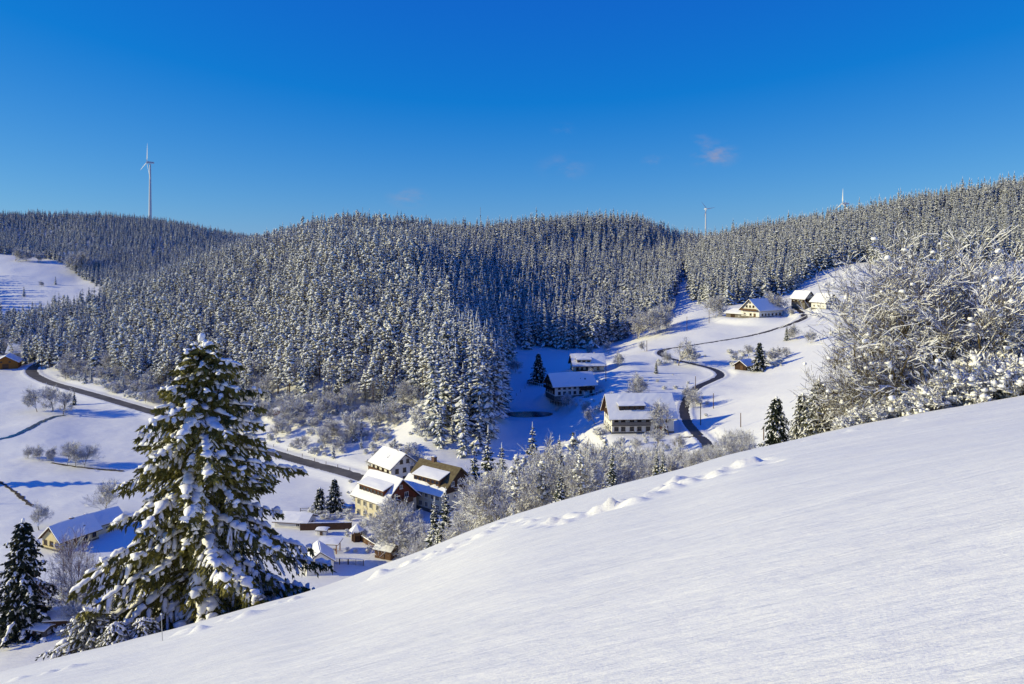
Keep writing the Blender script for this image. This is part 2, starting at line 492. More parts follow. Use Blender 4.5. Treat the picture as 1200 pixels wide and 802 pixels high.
# ------------------------------------------------------------------ ground sheet
def snow_ground():
    m = bpy.data.materials.new('snow_ground'); m.use_nodes = True
    t = m.node_tree; b = t.nodes['Principled BSDF']
    b.inputs['Roughness'].default_value = 0.62
    b.inputs['Specular IOR Level'].default_value = 0.22
    c = t.nodes.new('ShaderNodeTexCoord')
    def noise(scale, stretch=(1, 1, 1), detail=5, rough=0.55):
        mpp = t.nodes.new('ShaderNodeMapping'); mpp.inputs['Scale'].default_value = stretch
        mpp.inputs['Rotation'].default_value = (0, 0, R_(-12))
        t.links.new(c.outputs['Object'], mpp.inputs['Vector'])
        n = t.nodes.new('ShaderNodeTexNoise'); n.inputs['Scale'].default_value = scale
        n.inputs['Detail'].default_value = detail; n.inputs['Roughness'].default_value = rough
        t.links.new(mpp.outputs[0], n.inputs['Vector'])
        return n.outputs['Fac']
    def bump(h, st, dist, prev=None):
        bp = t.nodes.new('ShaderNodeBump'); bp.inputs['Strength'].default_value = st; bp.inputs['Distance'].default_value = dist
        t.links.new(h, bp.inputs['Height'])
        if prev is not None: t.links.new(prev, bp.inputs['Normal'])
        return bp.outputs[0]
    n1 = bump(noise(0.55, (0.40, 1.7, 1), 7, 0.62), 0.8, 0.22)
    n2 = bump(noise(4.0, (0.4, 1.6, 1), 5, 0.65), 0.6, 0.030, n1)
    n3 = bump(noise(45.0, (1, 1, 1), 3, 0.7), 0.5, 0.007, n2)
    t.links.new(n3, b.inputs['Normal'])
    r = t.nodes.new('ShaderNodeMapRange'); r.inputs['From Min'].default_value = 0.3; r.inputs['From Max'].default_value = 0.7
    t.links.new(noise(0.9, (0.5, 1.5, 1), 6), r.inputs['Value'])
    x = t.nodes.new('ShaderNodeMixRGB'); x.inputs['Color1'].default_value = (0.81, 0.81, 0.80, 1); x.inputs['Color2'].default_value = (0.86, 0.86, 0.84, 1)
    t.links.new(r.outputs[0], x.inputs['Fac'])
    t.links.new(x.outputs[0], b.inputs['Base Color'])
    return m
M['snow_ground'] = snow_ground()
def build_ground():
    ys = np.concatenate([np.linspace(-16, 3, 14)[:-1], np.geomspace(3, 60, 400)[:-1], np.linspace(60, 130, 60)[:-1],
                         np.linspace(130, 480, 330)[:-1], np.geomspace(480, 1000, 110)[:-1], np.geomspace(1000, 3000, 60)])
    us = np.concatenate([np.linspace(-1.25, -0.72, 40)[:-1], np.linspace(-0.72, 0.72, 640), np.linspace(0.72, 1.25, 40)[1:]])
    U, Yg = np.meshgrid(us, ys)
    X = U * (Yg + 22)
    Z = zfun(X.ravel(), Yg.ravel())
    V = np.stack([X.ravel(), Yg.ravel(), Z], 1)
    nr, nc = X.shape
    idx = np.arange(nr * nc).reshape(nr, nc)
    q = np.stack([idx[:-1, :-1], idx[:-1, 1:], idx[1:, 1:], idx[1:, :-1]], -1).reshape(-1, 4)
    b = MB(); b.addq(V, q, 0)
    g = b.build('snow_ground', 'snow_ground', smooth=True)
    tag(g, kind='structure')
    return g

M['main_road'] = mat('main_road_asphalt', (0.085, 0.076, 0.068), 0.62, 0.35, noise=(0.25, (0.155, 0.142, 0.125), 0.35, 0.7), bump=(14, 0.2, 0.02))
M['lane'] = mat('wet_lane_asphalt', (0.028, 0.024, 0.024), 0.55, 0.3, noise=(0.4, (0.060, 0.050, 0.046), 0.35, 0.7))
M['line'] = mat('road_paint', (0.62, 0.62, 0.60), 0.7)
M['dark_water'] = mat('dark_water', (0.020, 0.028, 0.034), 0.15, 0.5, noise=(0.5, (0.10, 0.11, 0.12), 0.45, 0.75))
M['mud'] = mat('thawed_bank', (0.060, 0.045, 0.034), 0.9, 0.1, noise=(1.2, (0.16, 0.14, 0.12), 0.4, 0.7))
def strip(q, width, name, m, off=0.06, rag=0.0, seed=1):
    n = len(q)
    t = np.gradient(q[:, :2], axis=0); t /= np.linalg.norm(t, axis=1)[:, None] + 1e-9
    nr = np.stack([-t[:, 1], t[:, 0]], 1)
    rr = np.random.default_rng(seed)
    b = MB()
    k = 5
    rows = []
    for j in range(k):
        s_ = (j / (k - 1) - 0.5) * width
        e = rr.normal(0, rag, n) if j in (0, k - 1) else 0
        p = np.c_[q[:, :2] + nr * (s_ + e)[:, None] if rag and j in (0, k - 1) else q[:, :2] + nr * s_, q[:, 2] + off + 0.03 * (1 - (2 * j / (k - 1) - 1) ** 2)]
        rows.append(p)
    V = np.stack(rows, 1).reshape(-1, 3)
    idx = np.arange(n * k).reshape(n, k)
    f = np.stack([idx[:-1, :-1], idx[1:, :-1], idx[1:, 1:], idx[:-1, 1:]], -1).reshape(-1, 4)[:, ::-1]
    b.addq(V, f, 0)
    o = b.build(name, m, smooth=True)
    tag(o, kind='structure')
    return o
def build_roads():
    strip(ROADS['main_road'][0], 5.6, 'main_road', 'main_road', rag=0.22)
    strip(ROADS['hill_lane'][0], 3.4, 'hill_lane', 'lane', rag=0.14, seed=2)
    strip(ROADS['farm_track'][0], 2.5, 'farm_track', 'mud', rag=0.3, seed=3)
    def brook(name, pts, width, m):
        p = [hit(x, y, 100) for x, y in pts]
        p = np.array([tuple(v) for v in chaikin(p, 3)])
        seg = np.r_[0, np.cumsum(np.linalg.norm(np.diff(p[:, :2], axis=0), axis=1))]
        s = np.linspace(0, seg[-1], max(8, int(seg[-1] / 1.2)))
        q = np.stack([np.interp(s, seg, p[:, i]) for i in range(3)], 1)
        q[:, 2] = zfun(q[:, 0], q[:, 1])
        strip(q, width, name, m, off=0.12, rag=0.25, seed=7)
    brook('stream', [(-30, 519), (0, 515), (14, 512), (30, 505), (48, 495), (62, 489), (76, 487)], 2.2, 'dark_water')
    brook('field_path', [(-6, 562), (10, 572), (26, 584), (38, 594)], 0.8, 'mud')
    brook('ditch', [(60, 543), (85, 547), (112, 550), (145, 553)], 1.0, 'mud')
# ------------------------------------------------------------------ houses
M['cream'] = mat('cream_render', (0.62, 0.56, 0.42), 0.9, 0.1, noise=(0.5, (0.55, 0.49, 0.36), 0.4, 0.7))
M['yellow'] = mat('yellow_render', (0.62, 0.52, 0.30), 0.9, 0.1, noise=(0.5, (0.54, 0.46, 0.28), 0.4, 0.7))
M['white'] = mat('white_render', (0.72, 0.70, 0.66), 0.9, 0.1, noise=(0.4, (0.62, 0.60, 0.57), 0.4, 0.7))
M['grey_wall'] = mat('grey_render', (0.40, 0.40, 0.40), 0.9, 0.1, noise=(0.5, (0.32, 0.32, 0.33), 0.4, 0.7))
def planks(name, a, c, scale=7.0, axis=0):
    m = bpy.data.materials.new(name); m.use_nodes = True
    t = m.node_tree; b = t.nodes['Principled BSDF']
    b.inputs['Roughness'].default_value = 0.8; b.inputs['Specular IOR Level'].default_value = 0.15
    tcn = t.nodes.new('ShaderNodeTexCoord')
    wv = t.nodes.new('ShaderNodeTexWave'); wv.bands_direction = 'XYZ'[axis] if axis < 3 else 'DIAGONAL'
    wv.inputs['Scale'].default_value = scale; wv.inputs['Distortion'].default_value = 0.6
    t.links.new(tcn.outputs['Object'], wv.inputs['Vector'])
    n = t.nodes.new('ShaderNodeTexNoise'); n.inputs['Scale'].default_value = 1.5
    t.links.new(tcn.outputs['Object'], n.inputs['Vector'])
    mm = t.nodes.new('ShaderNodeMath'); mm.operation = 'MULTIPLY'
    t.links.new(wv.outputs['Fac'], mm.inputs[0]); t.links.new(n.outputs['Fac'], mm.inputs[1])
    x = t.nodes.new('ShaderNodeMixRGB'); x.inputs['Color1'].default_value = (*a, 1); x.inputs['Color2'].default_value = (*c, 1)
    t.links.new(mm.outputs[0], x.inputs['Fac']); t.links.new(x.outputs[0], b.inputs['Base Color'])
    return m
M['dark_wood'] = planks('dark_planks', (0.030, 0.017, 0.011), (0.095, 0.055, 0.036), 4, 3)
M['brown_wood'] = planks('brown_planks', (0.085, 0.045, 0.026), (0.20, 0.115, 0.065), 4, 3)
M['red_wood'] = planks('red_brown_planks', (0.12, 0.035, 0.020), (0.26, 0.085, 0.045), 4, 3)
M['orange_wood'] = planks('orange_planks', (0.26, 0.105, 0.022), (0.46, 0.20, 0.050), 2.5, 2)
M['grey_wood'] = planks('grey_planks', (0.13, 0.115, 0.10), (0.28, 0.25, 0.22), 4, 3)
M['moss_roof'] = mat('mossy_tiles', (0.105, 0.080, 0.048), 0.9, 0.1, noise=(1.4, (0.17, 0.145, 0.085), 0.35, 0.7), bump=(6, 0.4, 0.05))
M['tile_roof'] = mat('roof_tiles', (0.075, 0.040, 0.028), 0.85, 0.1, noise=(1.4, (0.12, 0.075, 0.055), 0.35, 0.7), bump=(6, 0.4, 0.05))
M['glass'] = mat('window_glass', (0.020, 0.024, 0.030), 0.08, 0.6)
M['frame'] = mat('window_frame', (0.66, 0.64, 0.60), 0.6, 0.3)
M['frame_dark'] = mat('brown_window_frame', (0.10, 0.055, 0.032), 0.6, 0.3)
M['shutter'] = mat('shutter', (0.24, 0.09, 0.05), 0.7, 0.2)
M['brick'] = mat('chimney_brick', (0.17, 0.10, 0.075), 0.9, 0.1, noise=(6, (0.10, 0.07, 0.06), 0.4, 0.6))
M['stone'] = mat('stone_base', (0.20, 0.18, 0.155), 0.9, 0.1, noise=(2.5, (0.11, 0.10, 0.09), 0.4, 0.6))
M['metal'] = mat('galvanised', (0.38, 0.39, 0.40), 0.4, 0.5, metallic=0.6)
M['blue_tarp'] = mat('blue_tarp', (0.02, 0.12, 0.62), 0.5, 0.4, bump=(3, 0.5, 0.1))
M['white_paint'] = mat('white_paint', (0.74, 0.74, 0.74), 0.5, 0.4)
M['rust'] = mat('rusty_orange', (0.36, 0.10, 0.025), 0.8, 0.2, noise=(3, (0.22, 0.07, 0.03), 0.4, 0.6))

class House:
    """local x runs along the ridge; front = -y eaves, back = +y eaves, left = -x gable, right = +x gable"""
    def __init__(s, name, label, cat, loc, rz, L, W, eave, pitch, wall='cream', gable=None, roof='tile_roof', over=0.7, snow=0.38, base=None, seed=0, snow_front=(0, 1), snow_back=(0, 1), upper=None, upper_z=None, group=None, pad=True, ridge_snow=True):
        s.L, s.W, s.E = L, W, eave
        s.tan = math.tan(R_(pitch)); s.ridge = eave + W / 2 * s.tan; s.pitch = R_(pitch)
        s.root = empty(name, loc, rz, label, cat, group)
        if pad: pass
        l, w = L / 2, W / 2
        b = MB()
        b.add([(-l,-w,-1.5),(l,-w,-1.5),(l,w,-1.5),(-l,w,-1.5),(-l,-w,eave),(l,-w,eave),(l,w,eave),(-l,w,eave),(-l,0,s.ridge),(l,0,s.ridge)],
              [(3,2,1,0),(0,1,5,4),(2,3,7,6),(1,2,6,9,5),(3,0,4,8,7),(4,5,9,8),(6,7,8,9)])
        s.wall = b.build('wall', wall, s.root)
        if base:
            b = MB(); e = .08; b.box(-l-e, l+e, -w-e, w+e, -1.5, base); b.build('plinth', 'stone', s.root)
        if gable:
            for sg in (-1, 1):
                b = MB(); x0, x1 = sg * (l + .003), sg * (l + .11); z0 = (upper_z if upper_z is not None else eave - .1)
                kk = max(0.0, (s.ridge - max(z0, eave)) / s.tan)
                prof_ = [(-w, z0), (w, z0), (w, eave), (0, s.ridge), (-w, eave)] if z0 < eave else [(-kk, z0), (kk, z0), (0, s.ridge)]
                n = len(prof_)
                b.add([(x0, y, z) for y, z in prof_] + [(x1, y, z) for y, z in prof_], [tuple(range(n)), tuple(range(2*n-1, n-1, -1))] + [((i+1)%n, i, i+n, (i+1)%n+n) for i in range(n)])
                b.build('gable_cladding', gable, s.root)
        if upper:                                  # timber upper storey on the eaves sides
            z0 = upper_z
            b = MB(); b.box(-l-.06, l+.06, -w-.09, -w-.003, z0, eave - .02); b.box(-l-.06, l+.06, w+.003, w+.09, z0, eave - .02)
            b.build('upper_cladding', upper, s.root)
        # roof: two sloping slabs
        ex = over; r_th = .18
        def q(y, off=0): return s.ridge - abs(y) * s.tan + off
        yo = w + over
        b = MB()
        for sg in (-1, 1):
            A = (-l-ex, sg*yo, q(yo, .02)); B = (l+ex, sg*yo, q(yo, .02)); C = (l+ex, sg*.001, q(0, .02)); D = (-l-ex, sg*.001, q(0, .02))
            if sg < 0: b.slab(A, B, C, D, r_th)
            else: b.slab(B, A, D, C, r_th)
        s.roof = b.build('roof', roof, s.root)
        # snow lying on the roof, in the span given from eaves (0) to ridge (1)
        nx = max(6, int(L / 1.1)); off = .02 + r_th / math.cos(s.pitch) + .004
        for sg, (f0, f1) in ((-1, snow_front), (1, snow_back)):
            if f1 <= f0: continue
            b = MB()
            ya, yb = yo * (1 - f0) * 1.01 if f0 == 0 else yo * (1 - f0), max(.001, yo * (1 - f1))
            ny = max(5, int(abs(ya - yb) / .9)); up = Vector((0, sg*math.sin(s.pitch), math.cos(s.pitch)))
            rr = random.Random(seed + 17); ragged = f1 < .97
            cells = nx * 2 if ragged else nx
            cur = yb; bot = []; top = []
            for i in range(cells + 1):
                xx = (-l-ex-.04) + (L + 2*ex + .08) * i / cells
                if ragged: cur = min(max(.15, cur + rr.uniform(-.55, .55)), ya - 1.2)      # where the roof has shed its snow
                for j in range(ny + 1):
                    y = ya + (cur - ya) * j / ny
                    p = Vector((xx, sg*y, q(y, off))); bot.append(p)
                    ed = min(1, .5 + 2.2 * min(i / cells, 1 - i / cells, j / ny + .08, (1 - j / ny if f1 < .97 else 1)))
                    top.append(p + up * snow * ed * (1 + rr.uniform(-.10, .10)))
            n1 = ny + 1; N = len(bot); fs = []
            for i in range(cells):
                for j in range(ny):
                    k = i * n1 + j
                    fs += [(k + N, k + n1 + N, k + n1 + 1 + N, k + 1 + N), (k, k + 1, k + n1 + 1, k + n1)]
                k = i * n1; fs.append((k, k + n1, k + n1 + N, k + N))
                k = i * n1 + ny; fs.append((k + n1, k, k + N, k + n1 + N))
            for j in range(ny):
                k = j; fs.append((k + 1, k, k + N, k + 1 + N))
                k = cells * n1 + j; fs.append((k, k + 1, k + 1 + N, k + N))
            if sg > 0: fs = [f[::-1] for f in fs]
            b.add(bot + top, fs)
            b.build('roof_snow', 'snow_lump', s.root)
    def side(s, name, a, z, d=0.0):
        """point on a wall: a = metres along it as seen from outside (left to right), d = proud of it"""
        l, w = s.L / 2, s.W / 2
        if name == 'front': return Vector((a, -w - d, z)), Vector((1, 0, 0)), Vector((0, -1, 0))
        if name == 'back': return Vector((-a, w + d, z)), Vector((-1, 0, 0)), Vector((0, 1, 0))
        if name == 'right': return Vector((l + d, a, z)), Vector((0, 1, 0)), Vector((1, 0, 0))
        return Vector((-l - d, -a, z)), Vector((0, -1, 0)), Vector((-1, 0, 0))
    def plate(s, b, side, a, z, w, h, d0, d1, mi=0):
        p, ax, n = s.side(side, a, z)
        o0 = p + n * d0; o1 = p + n * d1; up = Vector((0, 0, 1))
        v = []
        for o in (o0, o1):
            v += [o - ax*w/2 - up*h/2, o + ax*w/2 - up*h/2, o + ax*w/2 + up*h/2, o - ax*w/2 + up*h/2]
        b.add(v, [(3,2,1,0),(4,5,6,7),(0,1,5,4),(1,2,6,5),(2,3,7,6),(3,0,4,7)], mi)
    def window(s, side, a, z, w=1.1, h=1.3, frame='frame', d=0.0, sill=True):
        b = MB(); t = .10
        for (da, dz, ww, hh) in ((-w/2+t/2, 0, t, h), (w/2-t/2, 0, t, h), (0, h/2-t/2, w-2*t-.004, t), (0, -h/2+t/2, w-2*t-.004, t), (0, 0, .06, h-2*t-.004)):
            s.plate(b, side, a+da, z+dz, ww, hh, d+.012, d+.14)
        f = b.build('window', frame, s.root)
        b = MB(); s.plate(b, side, a, z, w-.1, h-.1, d+.014, d+.06); b.build('pane', 'glass', f)
        if sill:
            b = MB(); s.plate(b, side, a, z-h/2-.06, w+.2, .10, d+.012, d+.24); b.build('sill', frame, f)
        return f
    def windows(s, side, zs, as_, **k):
        for z in zs:
            for a in as_: s.window(side, a, z, **k)
    def door(s, side, a, w=1.1, h=2.1, m='frame_dark', d=0.0):
        b = MB(); s.plate(b, side, a, h/2, w, h, d+.012, d+.10); o = b.build('door', m, s.root)
        b = MB(); s.plate(b, side, a+w*.35, h*.5, .06, .18, d+.104, d+.17); b.build('handle', 'metal', o)
    def chimney(s, x, y, h=1.2, w=.8, m='brick'):
        z = s.ridge - abs(y) * s.tan
        b = MB(); b.box(x-w/2, x+w/2, y-w/2, y+w/2, z-1.0, z+h); b.box(x-w/2-.08, x+w/2+.08, y-w/2-.08, y+w/2+.08, z+h+.003, z+h+.14)
        c = b.build('chimney', m, s.root)
        b = MB(); b.lump((x, y, z+h+.26), w*.55, w*.55, .18, 4); b.build('chimney_snow', 'snow_lump', c)
    def balcony(s, side, a, z, w, dep=1.3, h=1.0, m='brown_wood'):
        b = MB(); t = .09
        s.plate(b, side, a, z, w, .16, .1, dep)
        s.plate(b, side, a, z+.10+h/2, w, h*.82, dep-.07, dep)
        o = b.build('balcony', m, s.root)
        b = MB(); s.plate(b, side, a, z+.12+h, w+.1, .10, dep-.12, dep+.05); b.build('rail', m, o)
        return o
    def dormer(s, side, x0, x1, yf, h, wall='dark_wood', nwin=4, slope=.18, snow=.35, band=None, frame='frame_dark', wh=.75):
        """long shed dormer on an eaves side; yf = distance of its face from the ridge line"""
        sg = -1 if side == 'front' else 1
        zf = s.ridge - yf * s.tan
        zt = zf + h
        yb = max(.3, (s.ridge - zt - slope * yf) / (s.tan - slope))      # where its roof dies into the main roof
        yb = min(yb, yf - .5)
        zb = zt + slope * (yf - yb)
        b = MB()
        y0, y1 = sg*yf, sg*yb
        v = [(x0,y0,zf-.1),(x1,y0,zf-.1),(x1,y0,zt),(x0,y0,zt),(x0,y1,zb),(x1,y1,zb),(x0,y1,zb-.8),(x1,y1,zb-.8)]
        fs = [(0,1,2,3),(3,2,5,4),(0,3,4,6),(1,7,5,2),(6,4,5,7),(0,6,7,1)]
        if sg > 0: fs = [f[::-1] for f in fs]
        b.add(v, fs); d = b.build('dormer', wall, s.root)
        b = MB(); e = .35
        A = (x0-e, sg*(yf+.45), zt-.45*slope+.02); B = (x1+e, sg*(yf+.45), zt-.45*slope+.02); C = (x1+e, y1, zb+.02); D = (x0-e, y1, zb+.02)
        P_ = (A, B, C, D) if sg < 0 else (B, A, D, C)
        b.slab(*P_, .12, up=Vector((0, 0, 1))); b.build('dormer_roof', 'tile_roof', d)
        b = MB(); up_ = Vector((0, 0, .126))
        b.slab(*[Vector(p) + up_ for p in P_], snow, max(4, int((x1-x0)/1.0)), 5, .12, seed=int(x1*10), up=Vector((0, 0, 1))); b.build('dormer_snow', 'snow_lump', d)
        for i in range(nwin):
            xc = x0 + (x1 - x0) * (i + .5) / nwin; ww = min(1.2, (x1-x0)/nwin*.72); zc = zf + h*.55
            b = MB(); yy = y0 + sg*.012
            for (da, dz, w_, h_) in ((-ww/2, 0, .1, wh), (ww/2, 0, .1, wh), (0, wh/2, ww, .1), (0, -wh/2, ww, .1)):
                b.box(xc+da-w_/2, xc+da+w_/2, min(yy, yy+sg*.1), max(yy, yy+sg*.1), zc+dz-h_/2, zc+dz+h_/2)
            b.box(xc-ww/2+.05, xc+ww/2-.05, min(yy+sg*.004, yy+sg*.03), max(yy+sg*.004, yy+sg*.03), zc-wh/2+.05, zc+wh/2-.05, 1)
            b.build('dormer_window', [frame, 'glass'], d)
        return d
    def skylight(s, side, x, f):
        sg = -1 if side == 'front' else 1
        yc = (s.W/2 + .7) * (1 - f)
        b = MB(); up = Vector((0, sg*math.sin(s.pitch), math.cos(s.pitch)))
        z = lambda y: s.ridge - abs(y)*s.tan + .62
        P_ = [(x-.4, sg*(yc+.4), z(yc+.4)), (x+.4, sg*(yc+.4), z(yc+.4)), (x+.4, sg*(yc-.4), z(yc-.4)), (x-.4, sg*(yc-.4), z(yc-.4))]
        if sg > 0: P_ = [P_[1], P_[0], P_[3], P_[2]]
        b.slab(*P_, .08, up=up); b.build('skylight', 'glass', s.root)

def at(px, py, ymin=100, r=8, pad=True):
    v = hit(px, py, ymin)
    if pad: PADS.append((v.x, v.y, r, v.z))
    return v
# ------------------------------------------------------------------ where the buildings stand (plots are levelled before the ground is built)
SITE = {
 'A': at(452, 606, 100, 9), 'B': at(516, 590, 100, 10), 'C': at(462, 562, 100, 8),
 'D': at(748, 503, 100, 11), 'E': at(668, 462, 100, 9), 'F': at(688, 434, 100, 8),
 'farm': at(893, 371, 100, 11), 'barn': at(868, 372, 100, 8), 'chalet': at(941, 359, 100, 6), 'timber': at(967, 362, 100, 7),
 'cabin': at(873, 433, 100, 4), 'shed': at(900, 369, 100, 3), 'leanto': at(861, 372, 100, 2),
 'left': at(83, 637, 100, 9), 'left2': at(117, 622, 100, 6),
 'orange': at(9, 431, 100, 6), 'grey': at(29, 419, 100, 7),
 'store': at(346, 621, 100, 6), 'park': at(395, 640, 100, 20),
 'hut': at(326, 486, 100, 2), 'mill': at(78, 304, 600, 8),
}
POND = at(620, 486, 100, 11)
# ------------------------------------------------------------------ build the houses
def houses():
    # A: cream house with dark wooden gable and a long dormer
    h = House('house', 'tall cream house with red-brown gable and long dormer window band in its snowy roof', 'house', SITE['A'], R_(-43), 12.5, 10.5, 6.2, 42, 'cream', 'red_wood', base=.6, snow_front=(0, .985), upper_z=5.4, over=.9)
    h.windows('front', (1.7, 4.3), (-4.6, -2.0, .6, 3.4), w=1.2, h=1.4)
    h.windows('right', (1.7, 4.2), (-3.2, -.6, 2.2), w=1.15, h=1.4, frame='frame')
    h.windows('right', (6.9,), (-1.8, 1.8), w=1.2, h=1.3, d=.11); h.window('right', 0, 9.2, w=.9, h=.9, d=.11)
    h.door('right', 4.0, d=0); h.dormer('front', -5.2, 5.2, 4.7, 2.2, 'red_wood', 7, .30, wh=.95); h.chimney(2.6, 1.2, .9)
    h.balcony('right', 0, 5.1, 6.5, 1.2)
    # B: large farmhouse with bare mossy upper roof
    h = House('house', 'large cream farmhouse with dark gable and bare mossy upper roof, right of the village', 'house', SITE['B'], R_(-40), 14.0, 13.0, 5.4, 40, 'cream', 'dark_wood', roof='moss_roof', base=.6, snow_front=(0, .50), snow_back=(0, .7), seed=5, upper_z=4.9, over=.9, snow=.3)
    h.windows('front', (1.6, 4.0), (-5.2, -3.0, -.8, 1.4, 3.6, 5.6), w=1.15, h=1.35)
    h.windows('right', (1.6, 3.9), (-4.4, -1.6, 1.6, 4.4), w=1.1, h=1.3)
    h.windows('right', (7.2,), (-2.6, 0, 2.6), w=1.15, h=1.25, d=.11)
    h.dormer('front', -4.8, 5.0, 5.3, 1.9, 'brown_wood', 6, .32, wh=.9); h.chimney(-2.6, .2, 1.3, 1.1); h.door('front', -6.3)
    # C: plain white house behind
    h = House('house', 'plain white house with fully snow-covered roof, behind the two dark-gabled houses by the road', 'house', SITE['C'], R_(-50), 11.5, 9.2, 5.2, 36, 'white', None, base=.4)
    h.windows('front', (1.6, 4.0), (-4.2, -1.6, 1.2, 4.0), w=1.1, h=1.3, frame='frame_dark'); h.windows('right', (1.6, 4.1), (-2.6, 0, 2.6), w=1.1, h=1.3, frame='frame_dark')
    h.windows('right', (6.6,), (-1.1, 1.1), w=1.0, h=1.1, frame='frame_dark'); h.skylight('front', -1, .6); h.skylight('front', .6, .55); h.chimney(2.0, .6, .8)
    h.balcony('front', 0, 2.9, 11, 1.2)
    # D: big guesthouse in the side valley, roof facing the viewer
    h = House('guesthouse', 'big white guesthouse with wide snowy roof and dark dormer, beside the side valley lane', 'house', SITE['D'], R_(4), 20.0, 13.2, 5.4, 41, 'white', 'dark_wood', base=.5, upper_z=4.6, over=1.1)
    h.windows('front', (1.5, 4.1), (-8.6, -6.4, -3.6, -1.2, 1.6, 4.4, 7.4), w=1.35, h=1.3, frame='frame_dark')
    h.windows('left', (1.5, 4.0), (-4.2, -1.2, 1.8, 4.4), w=1.2, h=1.3, frame='frame'); h.windows('left', (7.4,), (-2, 2), w=1.2, h=1.2, d=.11)
    h.dormer('front', -7.4, .8, 5.3, 2.0, 'dark_wood', 5, .22, wh=.9); h.balcony('front', -4.0, 2.75, 12.5, 1.4, m='grey_wood'); h.door('front', 5.8, m='shutter')
    h.skylight('front', -5.2, .86); h.skylight('front', 4.2, .80); h.skylight('front', 4.4, .50); h.chimney(-.6, .9, .8)
    # E: shaded farmhouse with dark gable
    h = House('farmhouse', 'shaded white farmhouse with dark carved gable to its left, behind the dark pond', 'house', SITE['E'], R_(17), 17.0, 10.5, 4.6, 36, 'white', 'dark_wood', base=.4, upper_z=1.0, over=1.1)
    h.windows('left', (1.8, 4.0, 6.0), (-2.6, 0, 2.6), w=1.2, h=1.2, d=.11); h.balcony('left', 0, 2.7, 9.6, 1.3, m='dark_wood'); h.balcony('left', 0, 5.0, 6.4, 1.2, m='dark_wood')
    h.windows('front', (1.5, 3.6), (-6.6, -4.4, -2.2, 0, 2.4, 4.8, 7.0), w=1.1, h=1.2, frame='frame_dark'); h.balcony('front', 5.0, 2.5, 6.2, 1.4, m='dark_wood')
    h.skylight('front', 3.0, .4); h.skylight('front', 5.0, .4); h.chimney(1.0, .8, .8)
    # F: house with bright dormer
    h = House('house', 'low house with sunlit snow-heaped dormer, near the forest foot', 'house', SITE['F'], R_(6), 13.5, 9.5, 3.0, 40, 'cream', 'brown_wood', base=.3, over=.9)
    h.windows('front', (1.4,), (-5.2, -3.2, -1.0, 1.4, 4.0), w=1.1, h=1.2, frame='frame_dark'); h.dormer('front', -5.4, .8, 4.3, 1.8, 'cream', 3, .28)
    h.windows('left', (1.4, 3.8), (-2.2, 1.8), w=1.1, h=1.2); h.chimney(3.4, .5, .9); h.balcony('front', -3.4, -.1, 5.5, 1.6)
    # farm on the terrace
    h = House('farmhouse', 'white gabled farmhouse with balcony and long snowy roof, high on the pasture', 'house', SITE['farm'], R_(33), 19.0, 12.0, 4.0, 40, 'white', None, base=.4, over=1.0, upper='white', upper_z=2.2)
    h.windows('left', (5.6,), (-2.2, 0, 2.2), w=1.1, h=1.1, frame='frame_dark'); h.window('left', 0, 7.6, w=.8, h=.8, frame='frame_dark')
    h.balcony('left', 0, 3.3, 11.0, 1.5, m='brown_wood'); h.windows('left', (1.4,), (-3.6, .4), w=1.2, h=1.2, frame='frame_dark'); h.door('left', 3.0, 1.4, 2.0)
    h.windows('front', (1.4,), (-7, -4.5, -2, 1, 4, 7), w=1.1, h=1.1, frame='frame_dark'); h.chimney(-1, .5, 1.0)
    h = House('barn', 'low snow-roofed barn adjoining the white farmhouse on its left', 'barn', SITE['barn'], R_(-52), 13.0, 8.5, 2.2, 24, 'grey_wood', None, over=.8)
    h.door('front', -2, 2.6, 2.0, 'dark_wood'); h.windows('front', (1.3,), (2, 4.4), w=1, h=.8)
    h = House('chalet', 'small dark wooden chalet with pale ground floor, its gable towards the viewer', 'house', SITE['chalet'], R_(-62), 9.0, 7.4, 4.4, 43, 'dark_wood', 'dark_wood', base=2.2, over=.9)
    h.root.children[1].data.materials[0] = M['cream']
    h.windows('right', (3.6, 6.0), (-1.4, 1.4), w=1.0, h=1.0, d=.11); h.windows('right', (1.2,), (-1.8,), w=1.0, h=1.0, d=.09); h.balcony('right', 0, 2.5, 6.6, 1.2, m='dark_wood'); h.windows('front', (3.4,), (-2.5, 0, 2.5), w=1, h=1, d=.02)
    h = House('house', 'white half-timbered house half hidden behind the snowy hedge trees, right of the dark chalet', 'house', SITE['timber'], R_(-66), 10.0, 9.0, 3.6, 40, 'white', None, base=.3, over=.8)
    for a in (-4.2, -2.1, 0, 2.1, 4.2):
        b = MB(); h.plate(b, 'right', a, 3.4 + (4.2 - abs(a)) * .38, .22, 2.2 + (4.2 - abs(a)) * .76, .012, .07); b.build('timber_post', 'dark_wood', h.root)
    for z, w_ in ((2.4, 8.7), (4.4, 7.0), (5.9, 3.6)):
        b = MB(); h.plate(b, 'right', 0, z, w_, .22, .075, .12); b.build('timber_beam', 'dark_wood', h.root)
    h.windows('right', (1.3, 3.4), (-3.1, -1.05, 1.05, 3.1), w=1.0, h=1.0, frame='frame_dark', d=.02); h.windows('front', (1.4,), (-3, 0, 3), w=1, h=1)
    h = House('cabin', 'small dark cabin with snowy roof in the hollow beside a lone dark conifer', 'cabin', SITE['cabin'], R_(42), 7.0, 5.4, 1.9, 34, 'dark_wood', None, over=.6)
    h.door('left', .6, 1.2, 1.9, 'brown_wood'); h.window('front', 0, 1.2, .9, .7)
    h = House('shed', 'small pale shed with dark gable end below the chalet', 'shed', SITE['shed'], R_(-48), 6.5, 5.0, 2.2, 30, 'cream', None, over=.6)
    b = MB(); h.plate(b, 'right', 0, 1.25, 4.9, 2.4, .004, .08); b.build('end_boards', 'brown_wood', h.root)
